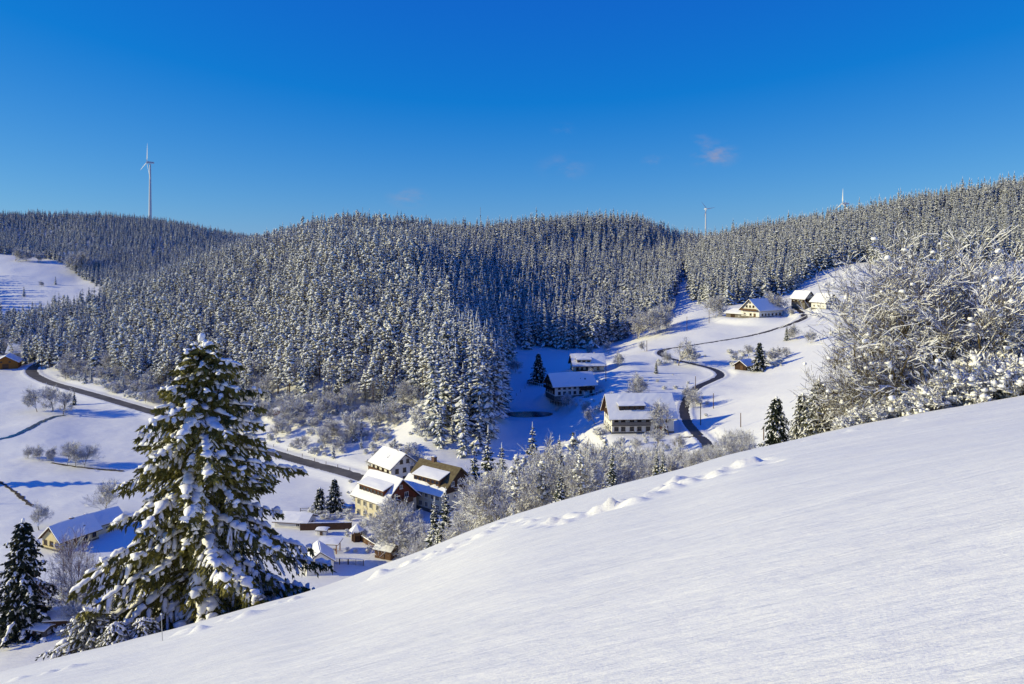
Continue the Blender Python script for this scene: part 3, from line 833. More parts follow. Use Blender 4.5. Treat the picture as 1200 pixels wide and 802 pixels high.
    h = House('shelter', 'tiny dark log shelter in front of the low farm barn', 'shelter', SITE['leanto'], R_(-45), 4.2, 3.0, 1.3, 24, 'brown_wood', None, over=.4)
    h.door('right', 0, 1.6, 1.2, 'dark_wood')
    # bottom left
    h = House('house', 'yellow gabled house with bluish snowy roof, beyond the frosted birch at lower left', 'house', SITE['left'], R_(64), 10.0, 6.6, 2.6, 40, 'yellow', None, base=.4, over=.6)
    h.window('left', 0, 5.0, w=1.0, h=1.1, frame='frame_dark'); h.windows('left', (1.6,), (-2.1, .1, 2.2), w=1.0, h=1.1, frame='frame_dark'); h.windows('front', (1.5,), (-3.6, -1, 1.5, 3.8), w=1.0, h=1.1, frame='frame_dark'); h.chimney(.5, .4, .8); h.skylight('front', 2, .5)
    h = House('outbuilding', 'low snow-roofed outbuilding behind the yellow gabled house', 'outbuilding', SITE['left2'], R_(60), 9.0, 6.0, 2.4, 34, 'cream', 'brown_wood', over=.5)
    h.windows('front', (1.2,), (-2.5, 0, 2.5), w=.9, h=.8); h.chimney(-3.5, .3, .7, .6)
    # far left by the road bend
    h = House('barn', 'orange-brown timber barn by the bend of the main road', 'barn', SITE['orange'], R_(-66), 14.0, 11.5, 3.6, 30, 'orange_wood', None, over=.8)
    h.door('right', 0, 3.0, 2.8, 'brown_wood'); h.windows('right', (3.9,), (-2, 2), w=1, h=.8, frame='frame_dark')
    h = House('house', 'grey-walled house with broad snowy roof behind the orange timber barn', 'house', SITE['grey'], R_(14), 15.0, 11.0, 3.6, 38, 'grey_wall', None, over=.8)
    h.windows('front', (1.6,), (-5, -2, 1, 4), w=1.1, h=1.2); h.windows('left', (1.6, 4.4), (-2, 2), w=1.1, h=1.2); h.chimney(3, .5, .9)
    # garage behind the big spruce
    h = House('garage', 'white garage with low snow roof on a brown base, just right of the big spruce', 'garage', SITE['store'], R_(-10), 8.5, 5.5, 2.8, 24, 'white', None, base=1.1, over=.5)
    h.root.children[1].data.materials[0] = M['brown_wood']
    h.window('front', 2, 2.2, w=1, h=.8); h.door('right', 0, 2.4, 2.3, 'grey_wood')
    h = House('hut', 'tiny orange-red hut among the shrubs on the bank above the road', 'hut', SITE['hut'], R_(-25), 3.2, 2.6, 1.7, 28, 'rust', None, over=.3, snow=.2)
    h.door('front', .3, .9, 1.5, 'brown_wood')
    h = House('house', 'dark farm building far off on the snowy field under the left ridge', 'house', SITE['mill'], R_(10), 16, 12, 4, 38, 'dark_wood', None, over=.8)
    h.windows('front', (2,), (-5, -1.5, 2, 5.5), w=1.2, h=1.2)
build_ground()
build_roads()
houses()
# ------------------------------------------------------------------ tree shapes
def conifer_mesh(seed, H, R, whorls, per, mats, base=0.06, snow=0.8, top_pow=0.85, droop=0.35, ragged=0.25, segs=4, gap=0.0, snow_w=0.72, lift=0.07, jit=.3):
    """crown of a conifer: whorls of drooping jagged boughs, each with its load of snow (slot 1)"""
    r = random.Random(seed); b = MB()
    for i in range(whorls):
        t = base + (0.985 - base) * (i + r.uniform(-jit, jit)) / whorls
        z0 = H * t
        L0 = R * max(0.03, (1 - t)) ** top_pow + 0.12
        n = per if t < 0.8 else max(4, per - 2)
        a0 = r.uniform(0, 6.28)
        for k in range(n):
            if r.random() < gap: continue
            a = a0 + 6.283 * k / n + r.uniform(-.3, .3)
            z0 = H * min(.985, t + r.uniform(-.5, .5) * jit / whorls)
            L = L0 * r.uniform(1 - ragged * 1.3, 1 + ragged)
            wd = L * r.uniform(0.26, 0.40) + 0.12
            ca, sa = math.cos(a), math.sin(a)
            up = 0.10 if t > 0.75 else 0.0
            dr = droop * r.uniform(.7, 1.4) * (1 - 0.5 * t)
            pts = []
            for s in range(segs + 1):
                f = s / segs
                x = L * f
                z = z0 + up * L * f - dr * L * f ** 1.6 + (0.10 * L * f ** 4)
                pts.append((x, z, wd * math.sin(math.pi * min(1, 0.12 + 0.88 * f)) * r.uniform(.6, 1.25)))
            V = []; f_n = []; vs = []; f_s = []
            for s, (x, z, ww) in enumerate(pts):
                for side in (-1, 0, 1):
                    xx = x + (0.12 * L * r.uniform(-1, 1) if side else 0)
                    yy = side * ww
                    zz = z - (0.45 * ww * r.uniform(.6, 1.6) if side else 0)
                    V.append((xx * ca - yy * sa, xx * sa + yy * ca, zz))
            for s in range(segs):
                for c in (0, 1):
                    q = s * 3 + c
                    f_n.append((q, q + 3, q + 4, q + 1))
            b.add(V, f_n, 0)
            s0 = 0 if r.random() < .6 else 1
            for s in range(s0, segs):
                if r.random() > (snow if s >= segs / 2 else snow * .55): continue
                for (c, side) in ((0, -1), (1, 1)):
                    q = s * 3 + c
                    quad = [Vector(V[j]) for j in (q, q + 3, q + 4, q + 1)]
                    ctr = sum(quad, Vector()) / 4
                    kx = snow_w * r.uniform(.75, 1.2)
                    mid = {1: (0, 1), -1: (2, 3)}[side]
                    o = []
                    for j, p in enumerate(quad):
                        on_mid = j in mid
                        pp = p if on_mid else quad[[3, 2, 1, 0][j]].lerp(p, kx)
                        o.append(pp + Vector((0, 0, lift + (0.5 * lift if on_mid else 0))))
                    vs += o
            if vs:
                b.add(vs, [(i, i + 1, i + 2, i + 3) for i in range(0, len(vs), 4)], 1)
    # leader
    b.tube([(0, 0, H * .93), (0, 0, H * 1.02)], [0.10, 0.04], 4, 1)
    return b

def trunk_mesh(H, r0, r1=0.03, seed=0, lean=0.0):
    b = MB(); r = random.Random(seed)
    pts = [(r.uniform(-1, 1) * lean * f, r.uniform(-1, 1) * lean * f, H * f) for f in (-0.04, 0, .25, .5, .75, 1)]
    rad = [r0 * 1.35, r0, r0 * .8, r0 * .6, r0 * .35 + r1 * .5, r1]
    b.tube(pts, rad, 6, 0)
    return b

def pine_mesh(seed, H, R, base=0.5, snow=0.85):
    """flat irregular pine crown: tufts of needles carrying lumps of snow, on short limbs"""
    r = random.Random(seed); b = MB()
    nb = 34
    for i in range(nb):
        t = base + (1 - base) * (i + r.random()) / nb
        a = r.uniform(0, 6.28)
        k = math.sin(math.pi * min(1, (t - base) / (1 - base) * .75 + .25)) ** .8
        L = R * k * r.uniform(.4, 1.1)
        x, y, z = L * math.cos(a), L * math.sin(a), H * t + r.uniform(-.4, .3)
        b.tube([(0, 0, z - .25 * L), (x, y, z - .05)], [.06, .03], 3, 2, False)
        for j in range(r.randint(3, 5)):
            s = r.uniform(.45, .85) * (R / 2.6)
            cx, cy, cz = x * r.uniform(.6, 1.15) + r.uniform(-.3, .3), y * r.uniform(.6, 1.15) + r.uniform(-.3, .3), z + r.uniform(-.35, .35)
            tuft(b, r, cx, cy, cz, s, 9, 0)
            if r.random() < snow:
                b.lump((cx, cy, cz + s * .30), s * r.uniform(.6, 1.0), s * r.uniform(.6, 1.0), s * .34, r.randint(0, 9999), 1, .4, 7, 4)
    return b
def tuft(b, r, cx, cy, cz, s, n, mi):
    V = []
    for _ in range(n):
        a = r.uniform(0, 6.28); e = r.uniform(-.7, .6)
        d = Vector((math.cos(a) * math.cos(e), math.sin(a) * math.cos(e), math.sin(e)))
        p = d.orthogonal().normalized() if r.random() < .5 else d.cross(Vector((0, 0, 1))).normalized()
        c = Vector((cx, cy, cz)); ww = s * .22
        V += [c - p * ww * .4, c + d * s * .6 - p * ww, c + d * s * 1.1, c + d * s * .6 + p * ww]
    b.add(V, [(i, i + 1, i + 2, i + 3) for i in range(0, len(V), 4)], mi)

def branch_tree(seed, H, spread, stems=1, levels=4, kids=(5, 5, 5, 4), r0=0.12, upright=0.5, first=0.25, snow=0.8, snow_th=1.0, droop=0.0, minr=0.012, wob=0.25, dirs=None, lumps=0.0, lump_s=.16, snow_min=0.0, snow_base=.018):
    """leafless tree or bush: tapered limbs and twigs (slot 0) with snow lying along them (slot 1)"""
    r = random.Random(seed)
    segs = []                      # p0, p1, r0, r1, level
    def grow(p, d, L, rad, lev):
        n = 4 if lev == 0 else 3 if lev < 3 else 2
        pts = [p]; dd = d.copy()
        for i in range(n):
            dd = (dd + Vector((r.uniform(-1, 1), r.uniform(-1, 1), r.uniform(-1, 1))) * wob + Vector((0, 0, 1)) * (0.10 * upright - droop * .25 * (lev > 0))).normalized()
            pts.append(pts[-1] + dd * (L / n))
        rr = [max(minr, rad * (1 - .62 * i / n)) for i in range(n + 1)]
        for i in range(n):
            segs.append((pts[i], pts[i + 1], rr[i], rr[i + 1], lev))
        if lev >= levels: return
        nk = kids[min(lev, len(kids) - 1)]
        for k in range(nk):
            f = first + (1 - first) * (k + r.random()) / nk if lev == 0 else r.uniform(.22, 1)
            x = f * n; i = min(int(x), n - 1)
            q = pts[i].lerp(pts[i + 1], x - i)
            ax = (pts[i + 1] - pts[i]).normalized()
            o = ax.orthogonal().normalized()
            o.rotate(Matrix.Rotation(r.uniform(0, 6.283), 3, ax))
            ang = r.uniform(.5, 1.0) * (1.0 if lev else 1.1)
            nd = (ax * math.cos(ang) + o * math.sin(ang))
            nd = (nd + Vector((0, 0, .25 * upright))).normalized()
            Lk = L * r.uniform(.42, .72) * (1.15 - .55 * f if lev == 0 else 1)
            grow(q, nd, Lk, max(minr, rr[i] * r.uniform(.45, .65)), lev + 1)
    for s in range(stems):
        a = r.uniform(0, 6.28)
        if dirs:
            d = Vector(dirs[s % len(dirs)]).normalized(); LL = H * Vector(dirs[s % len(dirs)]).length
        else:
            tilt = 0.06 if stems == 1 else r.uniform(.15, spread)
            d = Vector((math.cos(a) * math.sin(tilt), math.sin(a) * math.sin(tilt), math.cos(tilt))); LL = H * r.uniform(.6, .8)
        grow(Vector((r.uniform(-.1, .1) * stems * .3, r.uniform(-.1, .1) * stems * .3, -0.1)), d, LL, r0 * (1 if stems == 1 else r.uniform(.6, 1)), 0)
    b = MB()
    P0 = np.array([s[0] for s in segs]); P1 = np.array([s[1] for s in segs])
    A = np.array([s[2] for s in segs])[:, None]; B = np.array([s[3] for s in segs])[:, None]
    D = P1 - P0; ln = np.linalg.norm(D, axis=1)[:, None]; D /= ln + 1e-9
    side = np.cross(D, [0.0, 0.0, 1.0]); sl = np.linalg.norm(side, axis=1)
    side[sl < 1e-3] = (1, 0, 0); side /= np.linalg.norm(side, axis=1)[:, None]
    top = np.cross(side, D)
    n = len(segs)
    # three-sided wood
    V = np.stack([P0 + side * A, P0 - side * A, P0 + top * -A * .9, P1 + side * B, P1 - side * B, P1 + top * -B * .9], 1)
    W = V.reshape(-1, 3)
    i0 = np.arange(n)[:, None] * 6
    q = np.concatenate([i0 + np.array([[0, 2, 5, 3]]), i0 + np.array([[2, 1, 4, 5]]), i0 + np.array([[1, 0, 3, 4]])])
    b.addq(W, q, 0)
    # snow ridge along the segment
    rs = np.random.default_rng(seed)
    flat = np.abs(D[:, 2])
    keep = (rs.random(n) < snow) & ((flat < .93) | (rs.random(n) < .25))
    th = snow_th * rs.uniform(.7, 1.4, n)[:, None]
    SA = np.maximum(A * 1.05, snow_min); SB = np.maximum(B * 1.05, snow_min * .8)
    upv = np.array([0, 0, 1.0])
    V = np.stack([P0 + side * SA, P0 - side * SA, P0 + upv * (SA * .5 + snow_base) * th + top * A * .3, P1 + side * SB, P1 - side * SB, P1 + upv * (SB * .5 + snow_base) * th + top * B * .3], 1)[keep].reshape(-1, 3)
    m = int(keep.sum()); i0 = np.arange(m)[:, None] * 6
    if m:
        b.addq(V, np.concatenate([i0 + np.array([[0, 3, 5, 2]]), i0 + np.array([[2, 5, 4, 1]])]), 1)
    if lumps:
        for s in segs:
            if s[4] >= levels - 1 and r.random() < lumps:
                k = lump_s * r.uniform(.5, 1.5)
                b.lump(s[1] + Vector((0, 0, k * .2)), k * r.uniform(.8, 1.4), k * r.uniform(.8, 1.4), k * r.uniform(.5, .9), r.randint(0, 99999), 1, .3, 6, 4)
    return b

# prototypes: name -> list of (crown mesh, trunk mesh or None, nominal height)
PROTO = {}
def add_proto(kind, crown, cm, trunk=None, tm=None, h=1.0, smooth=False):
    if h is None: h = max(float(np.concatenate(crown.v)[:, 2].max()), .5)
    PROTO.setdefault(kind, []).append((crown.mesh(kind + '_crown', cm, smooth), trunk.mesh(kind + '_trunk', tm) if trunk else None, h))
for i in range(6):
    rr = random.Random(100 + i)
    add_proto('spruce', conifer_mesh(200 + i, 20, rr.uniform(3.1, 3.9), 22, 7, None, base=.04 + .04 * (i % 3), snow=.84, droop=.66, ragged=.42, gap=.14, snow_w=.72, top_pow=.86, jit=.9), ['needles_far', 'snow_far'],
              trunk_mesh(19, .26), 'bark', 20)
for i in range(4):
    rr = random.Random(300 + i)
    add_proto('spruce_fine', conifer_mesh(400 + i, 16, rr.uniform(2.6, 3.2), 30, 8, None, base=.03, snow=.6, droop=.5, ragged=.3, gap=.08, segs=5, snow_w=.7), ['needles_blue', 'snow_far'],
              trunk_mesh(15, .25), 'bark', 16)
for i in range(5):
    rr = random.Random(500 + i)
    add_proto('pine', pine_mesh(600 + i, 20, rr.uniform(2.4, 3.1), base=.34 + .06 * (i % 3), snow=.85), ['pine', 'snow_far', 'pine_bark'], trunk_mesh(19.5, .20, .05, i, .5), 'pine_bark', 20)
for i in range(4):
    add_proto('frosted', branch_tree(700 + i, 8.5, .7, 4, 4, (8, 7, 6, 4), .09, .5, .15, .82, 1.3, minr=.012, snow_min=.020), ['twig_far', 'snow_far'], None, None, None)
for i in range(4):
    add_proto('bare', branch_tree(800 + i, 7.0, .5, 1, 4, (13, 7, 6, 4), .17, .35, .22, .85, 1.2, minr=.012, snow_min=.018), ['twig_far', 'snow_far'], None, None, None)
for i in range(4):
    add_proto('birch', branch_tree(900 + i, 9.0, .2, 1, 3, (24, 9, 6), .11, .55, .12, .9, 1.5, minr=.014, snow_min=.024), ['twig_far', 'snow_far'], None, None, None)
for i in range(2):
    add_proto('birch_red', branch_tree(950 + i, 9.0, .2, 1, 3, (34, 9, 6), .11, .55, .08, .5, 1.0, minr=.012, snow_min=.018), ['twig_red', 'snow_far'], None, None, None)
for i in range(4):
    add_proto('shrub', branch_tree(1000 + i, 2.6, .95, 8, 3, (6, 6, 5), .03, .5, .1, .95, 1.5, minr=.009, snow_min=.027, lumps=.07, lump_s=.16), ['twig_far', 'snow_far'], None, None, None)
for k_ in PROTO:
    print('proto', k_, [len(p[0].polygons) for p in PROTO[k_]])
# ------------------------------------------------------------------ forests
FR = np.random.default_rng(77)
YL = np.geomspace(60, 2900, 260)
def seen(x, y, ztop):
    """is a tree top at (x, y, ztop) inside the frame and above the terrain in front of it"""
    u = x / y; px = 600 + u * F; py = HOR - ztop / y * F
    if px < -25 or px > 1225 or py > 800: return False
    yy = YL[YL < y - 3]
    if len(yy) == 0: return True
    return float((zbase(u * yy, yy) / yy).max()) < ztop / y + 0.002
def px_of(x, y): return 600 + x / y * F
CEN_START = np.array([(-40, 490), (0, 470), (50, 436), (100, 410), (160, 384), (200, 374), (260, 354), (300, 338), (360, 320), (400, 313), (450, 305), (480, 306), (500, 280), (516, 256), (545, 248), (562, 246), (578, 264), (592, 345), (604, 432), (650, 432), (700, 432), (740, 455), (774, 475), (787, 505), (797, 600), (803, 690), (812, 705), (830, 712)], float)
RIG_START = np.array([(796, 760), (803, 690), (806, 560), (813, 505), (835, 475), (870, 474), (900, 488), (930, 492), (955, 520), (1000, 522), (1040, 500), (1100, 480), (1200, 470), (1400, 470)], float)
def scatter(n, px0, px1, y0, y1, spacing):
    """random plots even over the ground, thinned to a spacing"""
    u = FR.uniform((px0 - 600) / F, (px1 - 600) / F, n)
    y = np.sqrt(FR.uniform(y0 ** 2, y1 ** 2, n))
    x = u * y
    cell = {}; keep = []
    for i in range(n):
        s = spacing * (1 + 0.25 * (y[i] > 650) + 0.5 * (y[i] > 1000))
        c = (int(x[i] // s), int(y[i] // s)); ok = True
        for dx in (-1, 0, 1):
            for dy in (-1, 0, 1):
                for j in cell.get((c[0] + dx, c[1] + dy, s), ()):
                    if (x[i] - x[j]) ** 2 + (y[i] - y[j]) ** 2 < s * s: ok = False
        if ok:
            cell.setdefault((c[0], c[1], s), []).append(i); keep.append(i)
    return x[keep], y[keep]
def forest_trees():
    out = []                                       # x, y, z, height, kind, hill
    X, Y = scatter(170000, -60, 1240, 244, 1450, 3.35)
    Z = zbase(X, Y)
    for x, y, z in zip(X, Y, Z):
        px = px_of(x, y)
        hill = None
        if y < 900 and px < 826:
            st = np.interp(px, CEN_START[:, 0], CEN_START[:, 1])
            ok = y > st + FR.normal(0, 3)
            if px < 120 and y > 600: ok = False
            if 120 <= px < 330 and y > 790: ok = False
            if ok: hill = 'central'
        if hill is None and px >= 803 and y < 960:
            st = np.interp(px, RIG_START[:, 0], RIG_START[:, 1])
            if y > st + FR.normal(0, 2): hill = 'right'
        if hill is None and y >= 790 and px < 760:
            lim = np.interp(px, [-60, 0, 60, 90, 130, 330, 400], [985, 985, 975, 900, 810, 790, 790])
            if y > lim and y < 1420: hill = 'far'
        if hill is None: continue
        kind = 'spruce'
        h = FR.normal(17.0, 2.9)
        if hill == 'central':
            pp = np.interp(px, [0, 120, 260, 380, 460, 520, 560], [.25, .45, .65, .75, .6, .15, 0]) * np.interp(y, [300, 420, 620], [1, .8, .35])
            edge = y - np.interp(px, CEN_START[:, 0], CEN_START[:, 1])
            if FR.random() < pp: kind = 'pine'; h = FR.normal(16.5, 2.4)
            elif px < 480 and edge < 45 and FR.random() < .28: kind = 'birch'; h = FR.normal(12, 2)
            elif px > 500 and y < 335: h = FR.normal(26, 2.0) if y > 264 else FR.normal(15, 2.5)
            if px > 585 and y > 400: h += 2.5
        elif hill == 'right':
            h = FR.normal(16.5, 2.6)
        else:
            h = FR.normal(15, 2.4)
        if y > 520 and hill == 'central': h -= 3.0 * min(1, (y - 520) / 120)
        h = max(7, min(h, 29))
        if not seen(x, y, z + h): continue
        out.append((x, y, z, h, kind, hill))
    return out
def scrub_plants():
    """bushes and young trees on the steep bank between the road and the forest"""
    out = []
    X, Y = scatter(42000, -40, 620, 235, 480, 2.05)
    for x, y in zip(X, Y):
        px = px_of(x, y)
        st = np.interp(px, CEN_START[:, 0], CEN_START[:, 1])
        # uphill side of the main road only
        c, j, d = KD.find((x, y, 0))
        ry = rp_main_y(px)
        if not (ry + 6 < y < st + 6): continue
        if px > 575: continue
        dens = .46 + .35 * sstep(0, 1, (y - ry) / max(8, st - ry)) + (vnoise(np.array([x / 14]), np.array([y / 14]))[0]) * .9
        if FR.random() > dens: continue
        z = float(zbase([x], [y])[0])
        u = FR.random()
        if u < .66: kind, h = 'shrub', FR.uniform(1.2, 3.2)
        elif u < .80: kind, h = 'frosted', FR.uniform(3, 6)
        elif u < .92: kind, h = 'birch', FR.uniform(5, 10)
        else: kind, h = 'spruce', FR.uniform(4, 10)
        if 500 < px and y < 300 and FR.random() < .5: kind, h = 'spruce', FR.uniform(6, 12)
        out.append((x, y, z, h, kind, 'bank'))
    return out
def rp_main_y(px):
    q = ROADS['main_road'][0]
    p = px_of(q[:, 0], q[:, 1])
    m = np.abs(p - px) < 12
    return float(q[m, 1].max()) if m.any() else float(np.interp(px, [460, 520, 575], [240, 262, 270]))

def put_tree(name, kind, loc, h, label, cat, group=None, rz=None, var=None, wide=1.0, vr=random.Random(3), crown_name='crown'):
    """one tree: an Empty at the foot with trunk and crown, or one mesh where the wood is one thing"""
    v = PROTO[kind][vr.randrange(len(PROTO[kind])) if var is None else var % len(PROTO[kind])]
    s = h / v[2]
    rz = vr.uniform(0, 6.28) if rz is None else rz
    if v[1] is None:
        o = obj_of(name, v[0])
    else:
        o = empty(name)
        obj_of('trunk', v[1], o); obj_of(crown_name, v[0], o)
    o.location = loc; o.rotation_euler = (0, 0, rz); o.scale = (s * wide, s * wide, s)
    tag(o, label, cat, group)
    return o

def instancer(name, pts, sources, label, cat):
    """ONE object: points carrying copies of the given trees (geometry nodes)"""
    me = bpy.data.meshes.new(name)
    me.from_pydata([(p[0], p[1], p[2]) for p in pts], [], [])
    rs = random.Random(len(pts))
    sa = me.attributes.new('tree_scale', 'FLOAT', 'POINT'); sa.data.foreach_set('value', [p[3] for p in pts])
    ra = me.attributes.new('tree_turn', 'FLOAT_VECTOR', 'POINT')
    ra.data.foreach_set('vector', [c for p in pts for c in (rs.uniform(-.03, .03), rs.uniform(-.03, .03), rs.uniform(0, 6.28))])
    ia = me.attributes.new('tree_pick', 'INT', 'POINT'); ia.data.foreach_set('value', [p[4] for p in pts])
    o = bpy.data.objects.new(name, me); col.objects.link(o)
    g = bpy.data.node_groups.new(name + '_nodes', 'GeometryNodeTree')
    g.interface.new_socket('Geometry', in_out='INPUT', socket_type='NodeSocketGeometry')
    g.interface.new_socket('Geometry', in_out='OUTPUT', socket_type='NodeSocketGeometry')
    N = g.nodes; Lk = g.links
    gi = N.new('NodeGroupInput'); go = N.new('NodeGroupOutput')
    iop = N.new('GeometryNodeInstanceOnPoints')
    jn = N.new('GeometryNodeJoinGeometry')
    for src in sources:                            # src: list of mesh objects making one tree
        sj = N.new('GeometryNodeJoinGeometry')
        for ob in src:
            oi = N.new('GeometryNodeObjectInfo'); oi.inputs['Object'].default_value = ob; oi.transform_space = 'ORIGINAL'
            Lk.new(oi.outputs['Geometry'], sj.inputs[0])
        ti = N.new('GeometryNodeGeometryToInstance')
        Lk.new(sj.outputs[0], ti.inputs[0]); Lk.new(ti.outputs[0], jn.inputs[0])
    def attr(nm, dt):
        a = N.new('GeometryNodeInputNamedAttribute'); a.data_type = dt; a.inputs['Name'].default_value = nm
        return [s for s in a.outputs if s.name == 'Attribute' and s.enabled][0]
    Lk.new(gi.outputs[0], iop.inputs['Points'])
    Lk.new(jn.outputs[0], iop.inputs['Instance'])
    iop.inputs['Pick Instance'].default_value = True
    Lk.new(attr('tree_pick', 'INT'), iop.inputs['Instance Index'])
    Lk.new(attr('tree_turn', 'FLOAT_VECTOR'), iop.inputs['Rotation'])
    Lk.new(attr('tree_scale', 'FLOAT'), iop.inputs['Scale'])
    Lk.new(iop.outputs[0], go.inputs[0])
    md = o.modifiers.new('copies', 'NODES'); md.node_group = g
    tag(o, label, cat, kind='stuff')
    return o

FOREST_LABEL = {
 ('central', 'spruce'): ('spruce_tree', 'snow-laden spruce among the trees of the wooded middle hill', 'spruces of the middle hill'),
 ('central', 'pine'): ('pine_tree', 'bare-stemmed pine with snowy top on the wooded middle hill', 'pines of the middle hill'),
 ('central', 'birch'): ('birch_tree', 'leafless frosted tree at the foot of the middle hill forest', 'frosted trees at the forest edge'),
 ('right', 'spruce'): ('spruce_tree', 'snow-laden spruce of the forest above the farm, right of the valley', 'spruces of the right hill'),
 ('far', 'spruce'): ('spruce_tree', 'small snowy spruce on the distant ridge below the large wind turbine', 'spruces of the far ridge'),
 ('bank', 'shrub'): ('shrub', 'snowy leafless shrub on the rough bank above the main road', 'shrubs on the road bank'),
 ('bank', 'frosted'): ('frosted_bush', 'tall frosted bush on the rough bank above the main road', 'tall bushes on the road bank'),
 ('bank', 'birch'): ('birch_tree', 'young frosted birch on the rough bank above the main road', 'young birches on the road bank'),
 ('bank', 'spruce'): ('young_spruce', 'young snowy spruce on the rough bank above the main road', 'young spruces on the road bank'),
}
def plant_forest():
    ft = forest_trees(); sc = scrub_plants()
    print('forest', len(ft), 'scrub', len(sc))
    lim = {'spruce': 300, 'pine': 160, 'birch': 120, 'shrub': 190, 'frosted': 150}
    INFO = {('forest', 'spruce'): ('spruce_forest', 'dense snowy spruce forest covering the hills behind the nearest trees', 'forest'),
            ('forest', 'pine'): ('pine_wood', 'snowy pines mixed into the forest of the middle hill', 'forest'),
            ('forest', 'birch'): ('birch_wood', 'frosted leafless trees along the forest edge of the middle hill', 'wood'),
            ('scrub', 'shrub'): ('scrub', 'low snowy scrub covering the bank above the road', 'scrub'),
            ('scrub', 'frosted'): ('tall_scrub', 'taller frosted scrub between the road bank and the forest', 'scrub'),
            ('scrub', 'birch'): ('birch_scrub', 'thin young birches scattered through the road bank scrub', 'scrub'),
            ('scrub', 'spruce'): ('spruce_scrub', 'self-sown spruces scattered through the road bank scrub', 'scrub')}
    for group_, name in ((ft, 'forest'), (sc, 'scrub')):
        for kind in ('spruce', 'pine', 'birch', 'shrub', 'frosted'):
            tr = [t for t in group_ if t[4] == kind]
            if not tr: continue
            inside = [t for t in tr if -5 < px_of(t[0], t[1]) < 1205]
            inside.sort(key=lambda t: -t[3] / t[1])
            n = lim[kind] - (60 if kind == 'spruce' and name == 'forest' else 0)
            if name == 'scrub' and kind == 'spruce': n = 60
            if kind == 'birch': n = 60
            own = inside[:n]; ids = set(map(id, own))
            rest = [t for t in tr if id(t) not in ids]
            srcs = {}
            for i, t in enumerate(own):
                nm, lb, gp = FOREST_LABEL[(t[5], kind)]
                v = i % len(PROTO[kind])
                o = put_tree(nm, kind, t[:3], t[3], lb, 'shrub' if kind in ('shrub', 'frosted') else 'tree', gp, var=v)
                if v not in srcs: srcs[v] = list(o.children) if o.type == 'EMPTY' else [o]
            if not rest: continue
            rs = random.Random(9)
            hh = PROTO[kind][0][2]
            pts = [(t[0], t[1], t[2], t[3] / hh, rs.randrange(len(srcs))) for t in rest]
            nm, lb, ct = INFO[(name, kind)]
            instancer(nm, pts, list(srcs.values()), lb, ct)
plant_forest()
def drape(b, r, pts, w, K=6):
    """a soft finger of snow lying along a twig"""
    V = []; n = len(pts)
    sd = (pts[-1] - pts[0]).cross(Vector((0, 0, 1)))
    sd = sd.normalized() if sd.length > 1e-4 else Vector((1, 0, 0))
    for i, p in enumerate(pts):
        e = math.sin(math.pi * (i + .4) / (n - .2)) ** .6
        for k in range(K):
            t = 2 * math.pi * k / K
            V.append(p + sd * (w * e * math.cos(t) * r.uniform(.7, 1.3)) + Vector((0, 0, w * e * .55 * (math.sin(t) if math.sin(t) > 0 else .4 * math.sin(t)) * r.uniform(.8, 1.3) + w * .2)))
    fs = [(i*K+k, (i+1)*K+k, (i+1)*K+(k+1)%K, i*K+(k+1)%K) for i in range(n-1) for k in range(K)]
    fs += [tuple(range(K)), tuple(range((n-1)*K, n*K))[::-1]]
    b.add(V, fs, 0)
